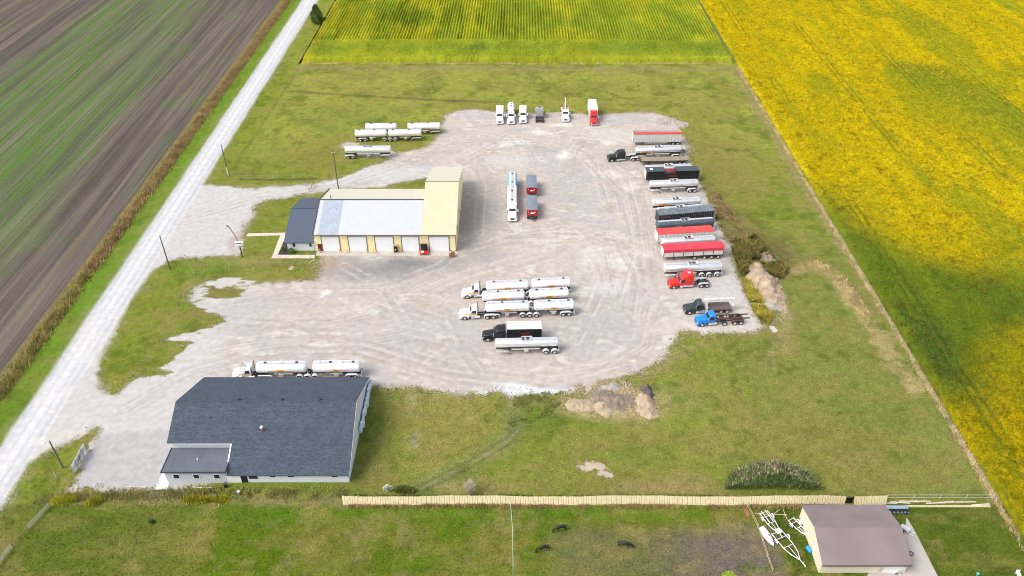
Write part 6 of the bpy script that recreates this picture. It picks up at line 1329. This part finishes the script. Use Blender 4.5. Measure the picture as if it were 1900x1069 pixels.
boat_trailer('large white V shaped boat trailer right of the one with bunks', 1466,1022, -66, 7.0, .95, False)
boat_trailer('small grey boat trailer tight against the garage wall carrying an outboard motor', 1484,985, -62, 4.4, .55, False)
o = empty('outboard_motor', 'white outboard motor with a dark leg leaning against the garage wall', 'outboard motor', None, G(1485,976)); MB().body([(-.3,.28,.7,1.35,.12),(.5,.28,.65,1.3,.12)]).build('motor_cover', WHITE, o, 40); MB().slab([(.2,-.1,.1),(1.1,-.1,.4),(1.1,-.1,.8),(.3,-.1,.75)],(0,1,0),.2).build('leg', STEEL, o)
o = empty('blue_drum', 'bright blue plastic drum lying beside the garage wall', 'drum', None, G(1500,1022), R(-70)); MB().tube((-.5,0,.33),(.5,0,.33),.32,n=16).tube((.5,0,.33),(.58,0,.33),.2,n=12).build('drum', mat('bright_blue_plastic', (.01,.30,.72), .35), o, 40); MB().tube((-.3,0,.33),(-.26,0,.33),.33,n=16).tube((.2,0,.33),(.24,0,.33),.33,n=16).build('drum_ring', MATS['bright_blue_plastic'], o, 40)
o = empty('timber_frame', 'light timber poles laid as a cross frame above the left boat trailer', 'timber frame', None, G(1432,957))
MB().tube((-2.8,0,.5),(2.3,-.2,.5),.05,n=6).tube((2.1,-1.2,.5),(2.0,.8,.5),.05,n=6).tube((.3,0,.5),(1.4,.8,.6),.05,n=6).tube((-2,0,0),(-2,0,.5),.05,n=6).tube((1.9,-.3,0),(1.9,-.3,.5),.05,n=6).build('timber', MATS['light_wood_rail'], o)
o = empty('tool_bench', 'long blue grey metal bench with dark clutter behind the garage right end', 'bench', None, G(1662,951)); MB().box(-1.9,1.9,.1,.75,.75,.85).box(-1.9,1.9,-.5,-.1,.45,.52).build('bench_top', mat('blue_grey_metal', (.30,.38,.46), .4, .3), o)
for x_ in (-1.8,0,1.8): MB().box(x_-.05,x_+.05,-.4,.6,0,.44).box(x_-.05,x_+.05,.3,.6,.44,.749).build('leg', STEEL, o)
b = MB(); r_ = random.Random(5)
for i in range(6): x_ = -1.6+i*.6; b.box(x_,x_+.3,-.45,-.15,.522,.6+r_.uniform(.05,.25))
b.build('clutter', BLACK, o)
o = empty('wheelbarrow', 'grey wheelbarrow with white handles beside the garage right wall', 'wheelbarrow', None, G(1677,985), R(-50)); MB().loft([[( -.7,-.3,.5),(-.7,.3,.5),(-.7,.35,.85),(-.7,-.35,.85)],[(.7,-.4,.4),(.7,.4,.4),(.75,.5,.9),(.75,-.5,.9)]]).build('tray', ALU2, o); MB().tube((-.6,.35,.5),(1.5,.3,.6),.04,n=6).tube((-.6,-.35,.5),(1.5,-.3,.6),.04,n=6).build('handle', WHITE, o); wheel(o, -.9, 0, .22, .12)
o = empty('hose_reel', 'small dark garden hose coil on the pad by the garage corner', 'hose coil', None, G(1690,1028)); 
for k in range(3): MB().path([(.35*math.cos(2*PI*i/12), .35*math.sin(2*PI*i/12), .05+.06*k) for i in range(13)], .04, 6).build('coil', STEEL, o)
o = empty('heat_pump', 'grey metal unit with a dark opening against the garage front wall', 'unit', None, G(1663,1064)); MB().prism([(-.6,0),(.5,0),(.5,.9),(.1,.9)],-.2,.35).build('casing', ALU2, o); MB().slab([(-.5,-.21,.1),(.1,-.21,.1),(.1,-.21,.5)],(0,-1,0),.02).build('opening', BLACK, o)
o = empty('garden_lamp', 'teal topped garden ornament on an orange stem at the bottom lawn', 'ornament', None, G(1811,1071)); MB().tube((0,0,0),(0,0,.7),.06,n=8).build('stem', mat('orange_stem', (.6,.25,.12), .6), o); MB().tank([(-.01,.01,.01,0),(.0,.01,.01,0)], 8).tube((0,0,.65),(0,0,.95),.14,.26,n=12).tube((0,0,.95),(0,0,1.15),.26,.05,n=12).build('top', mat('teal_glaze', (.02,.42,.40), .3), o, 40)
o = empty('garden_chair', 'white garden chair at the very bottom right corner', 'chair', None, G(1888,1068)); MB().box(-.3,.3,-.3,.3,.42,.47).build('seat', WHITE, o); MB().box(-.3,.3,.3,.35,.47,1.0).build('backrest', WHITE, o)
for x_ in (-.27,.27):
    for y_ in (-.27,.27): MB().tube((x_,y_,0),(x_,y_,.42),.03,n=6).build('leg', WHITE, o)
o = MB().slab([(-.35,-1.0,0),(.35,-1.0,0),(.25,1.0,0),(-.25,1.0,0)],(0,0,1),.04).build('rust_strip', mat('rust_orange_sheet', (.36,.13,.06), .8, 0, .3, 2)); o.location = G(1384.5,949); o.rotation_euler = (0,0,R(8)); tag(o, 'rust orange strip lying at the top corner of the brown paddock', 'sheet')
# landing pole & hydrants: beacon at tall bay corner
# ------------------------------------------------------------------ black grazing horses
def horse(label, px, py, yaw, s=1.0, step=.1):
    o = empty('horse', label, 'horse', 'black horses grazing in the paddock', G(px, py), R(yaw))
    V = []; E = []; Rr = []
    def v(p, r, par=None):
        V.append(tuple(c_*s for c_ in p)); Rr.append(r*s)
        if par is not None: E.append((par, len(V)-1))
        return len(V)-1
    hip = v((-.62,0,1.18), .27); mid = v((-.1,0,1.12), .31, hip); ch = v((.45,0,1.14), .29, mid); wi = v((.72,0,1.18), .22, ch)
    n1 = v((1.0,0,1.02), .16, wi); n2 = v((1.22,0,.72), .13, n1); n3 = v((1.36,0,.48), .12, n2); h1 = v((1.46,0,.30), .095, n3); h2 = v((1.54,0,.12), .06, h1)
    for sg, k in ((1, step), (-1, -step)):
        a = v((-.68,.14*sg,.92), .17, hip); b = v((-.60+k,.16*sg,.70), .11, a); c_ = v((-.82+k,.16*sg,.50), .06, b); d = v((-.74+k,.16*sg,.16), .042, c_); v((-.70+k,.16*sg,.04), .06, d)
        a = v((.52,.14*sg,.84), .13, ch); b = v((.54-k,.15*sg,.48), .06, a); c_ = v((.53-k,.15*sg,.15), .042, b); v((.56-k,.15*sg,.04), .055, c_)
    me = bpy.data.meshes.new('horse_body'); me.from_pydata(V, E, []); b = bpy.data.objects.new('body', me); C.objects.link(b)
    md = b.modifiers.new('skin', 'SKIN'); md.use_smooth_shade = True
    for i, r_ in enumerate(Rr): me.skin_vertices[0].data[i].radius = (r_*.82, r_); me.skin_vertices[0].data[i].use_root = (i == 0)
    b.modifiers.new('sub', 'SUBSURF').levels = 2; b.modifiers['sub'].render_levels = 2
    me.materials.append(mat('black_horse_coat', (.012,.011,.012), .45, 0, .2, 3)); b.parent = o
    HM = mat('black_horse_hair', (.008,.008,.008), .8)
    MB().tube((-.86*s,0,1.24*s),(-1.0*s,0,1.05*s),.05*s,.07*s).tube((-1.0*s,0,1.05*s),(-1.02*s,0,.5*s),.07*s,.02*s).build('tail', HM, o, 60)
    MB().prism([(.72*s,1.38*s),(1.05*s,1.2*s),(1.36*s,.8*s),(1.46*s,.56*s),(1.36*s,.52*s),(1.2*s,.78*s),(.98*s,1.08*s),(.7*s,1.2*s)], -.03*s, .03*s).build('mane', HM, o)
    for sg in (1,-1): MB().tube((1.40*s,.06*sg*s,.50*s),(1.46*s,.08*sg*s,.64*s),.03*s,.008*s,n=6).build('ear', HM, o)
    return o
horse('black horse grazing head down to the left, upper one of the three', 1041,985, 197, 1.0)
horse('black horse grazing head down to the left, lower left one of the three', 1010,1022, 195, .98, .07)
horse('black horse grazing head down to the right, nearest the brown end of paddock', 1158,1015, -12, 1.0, .12)
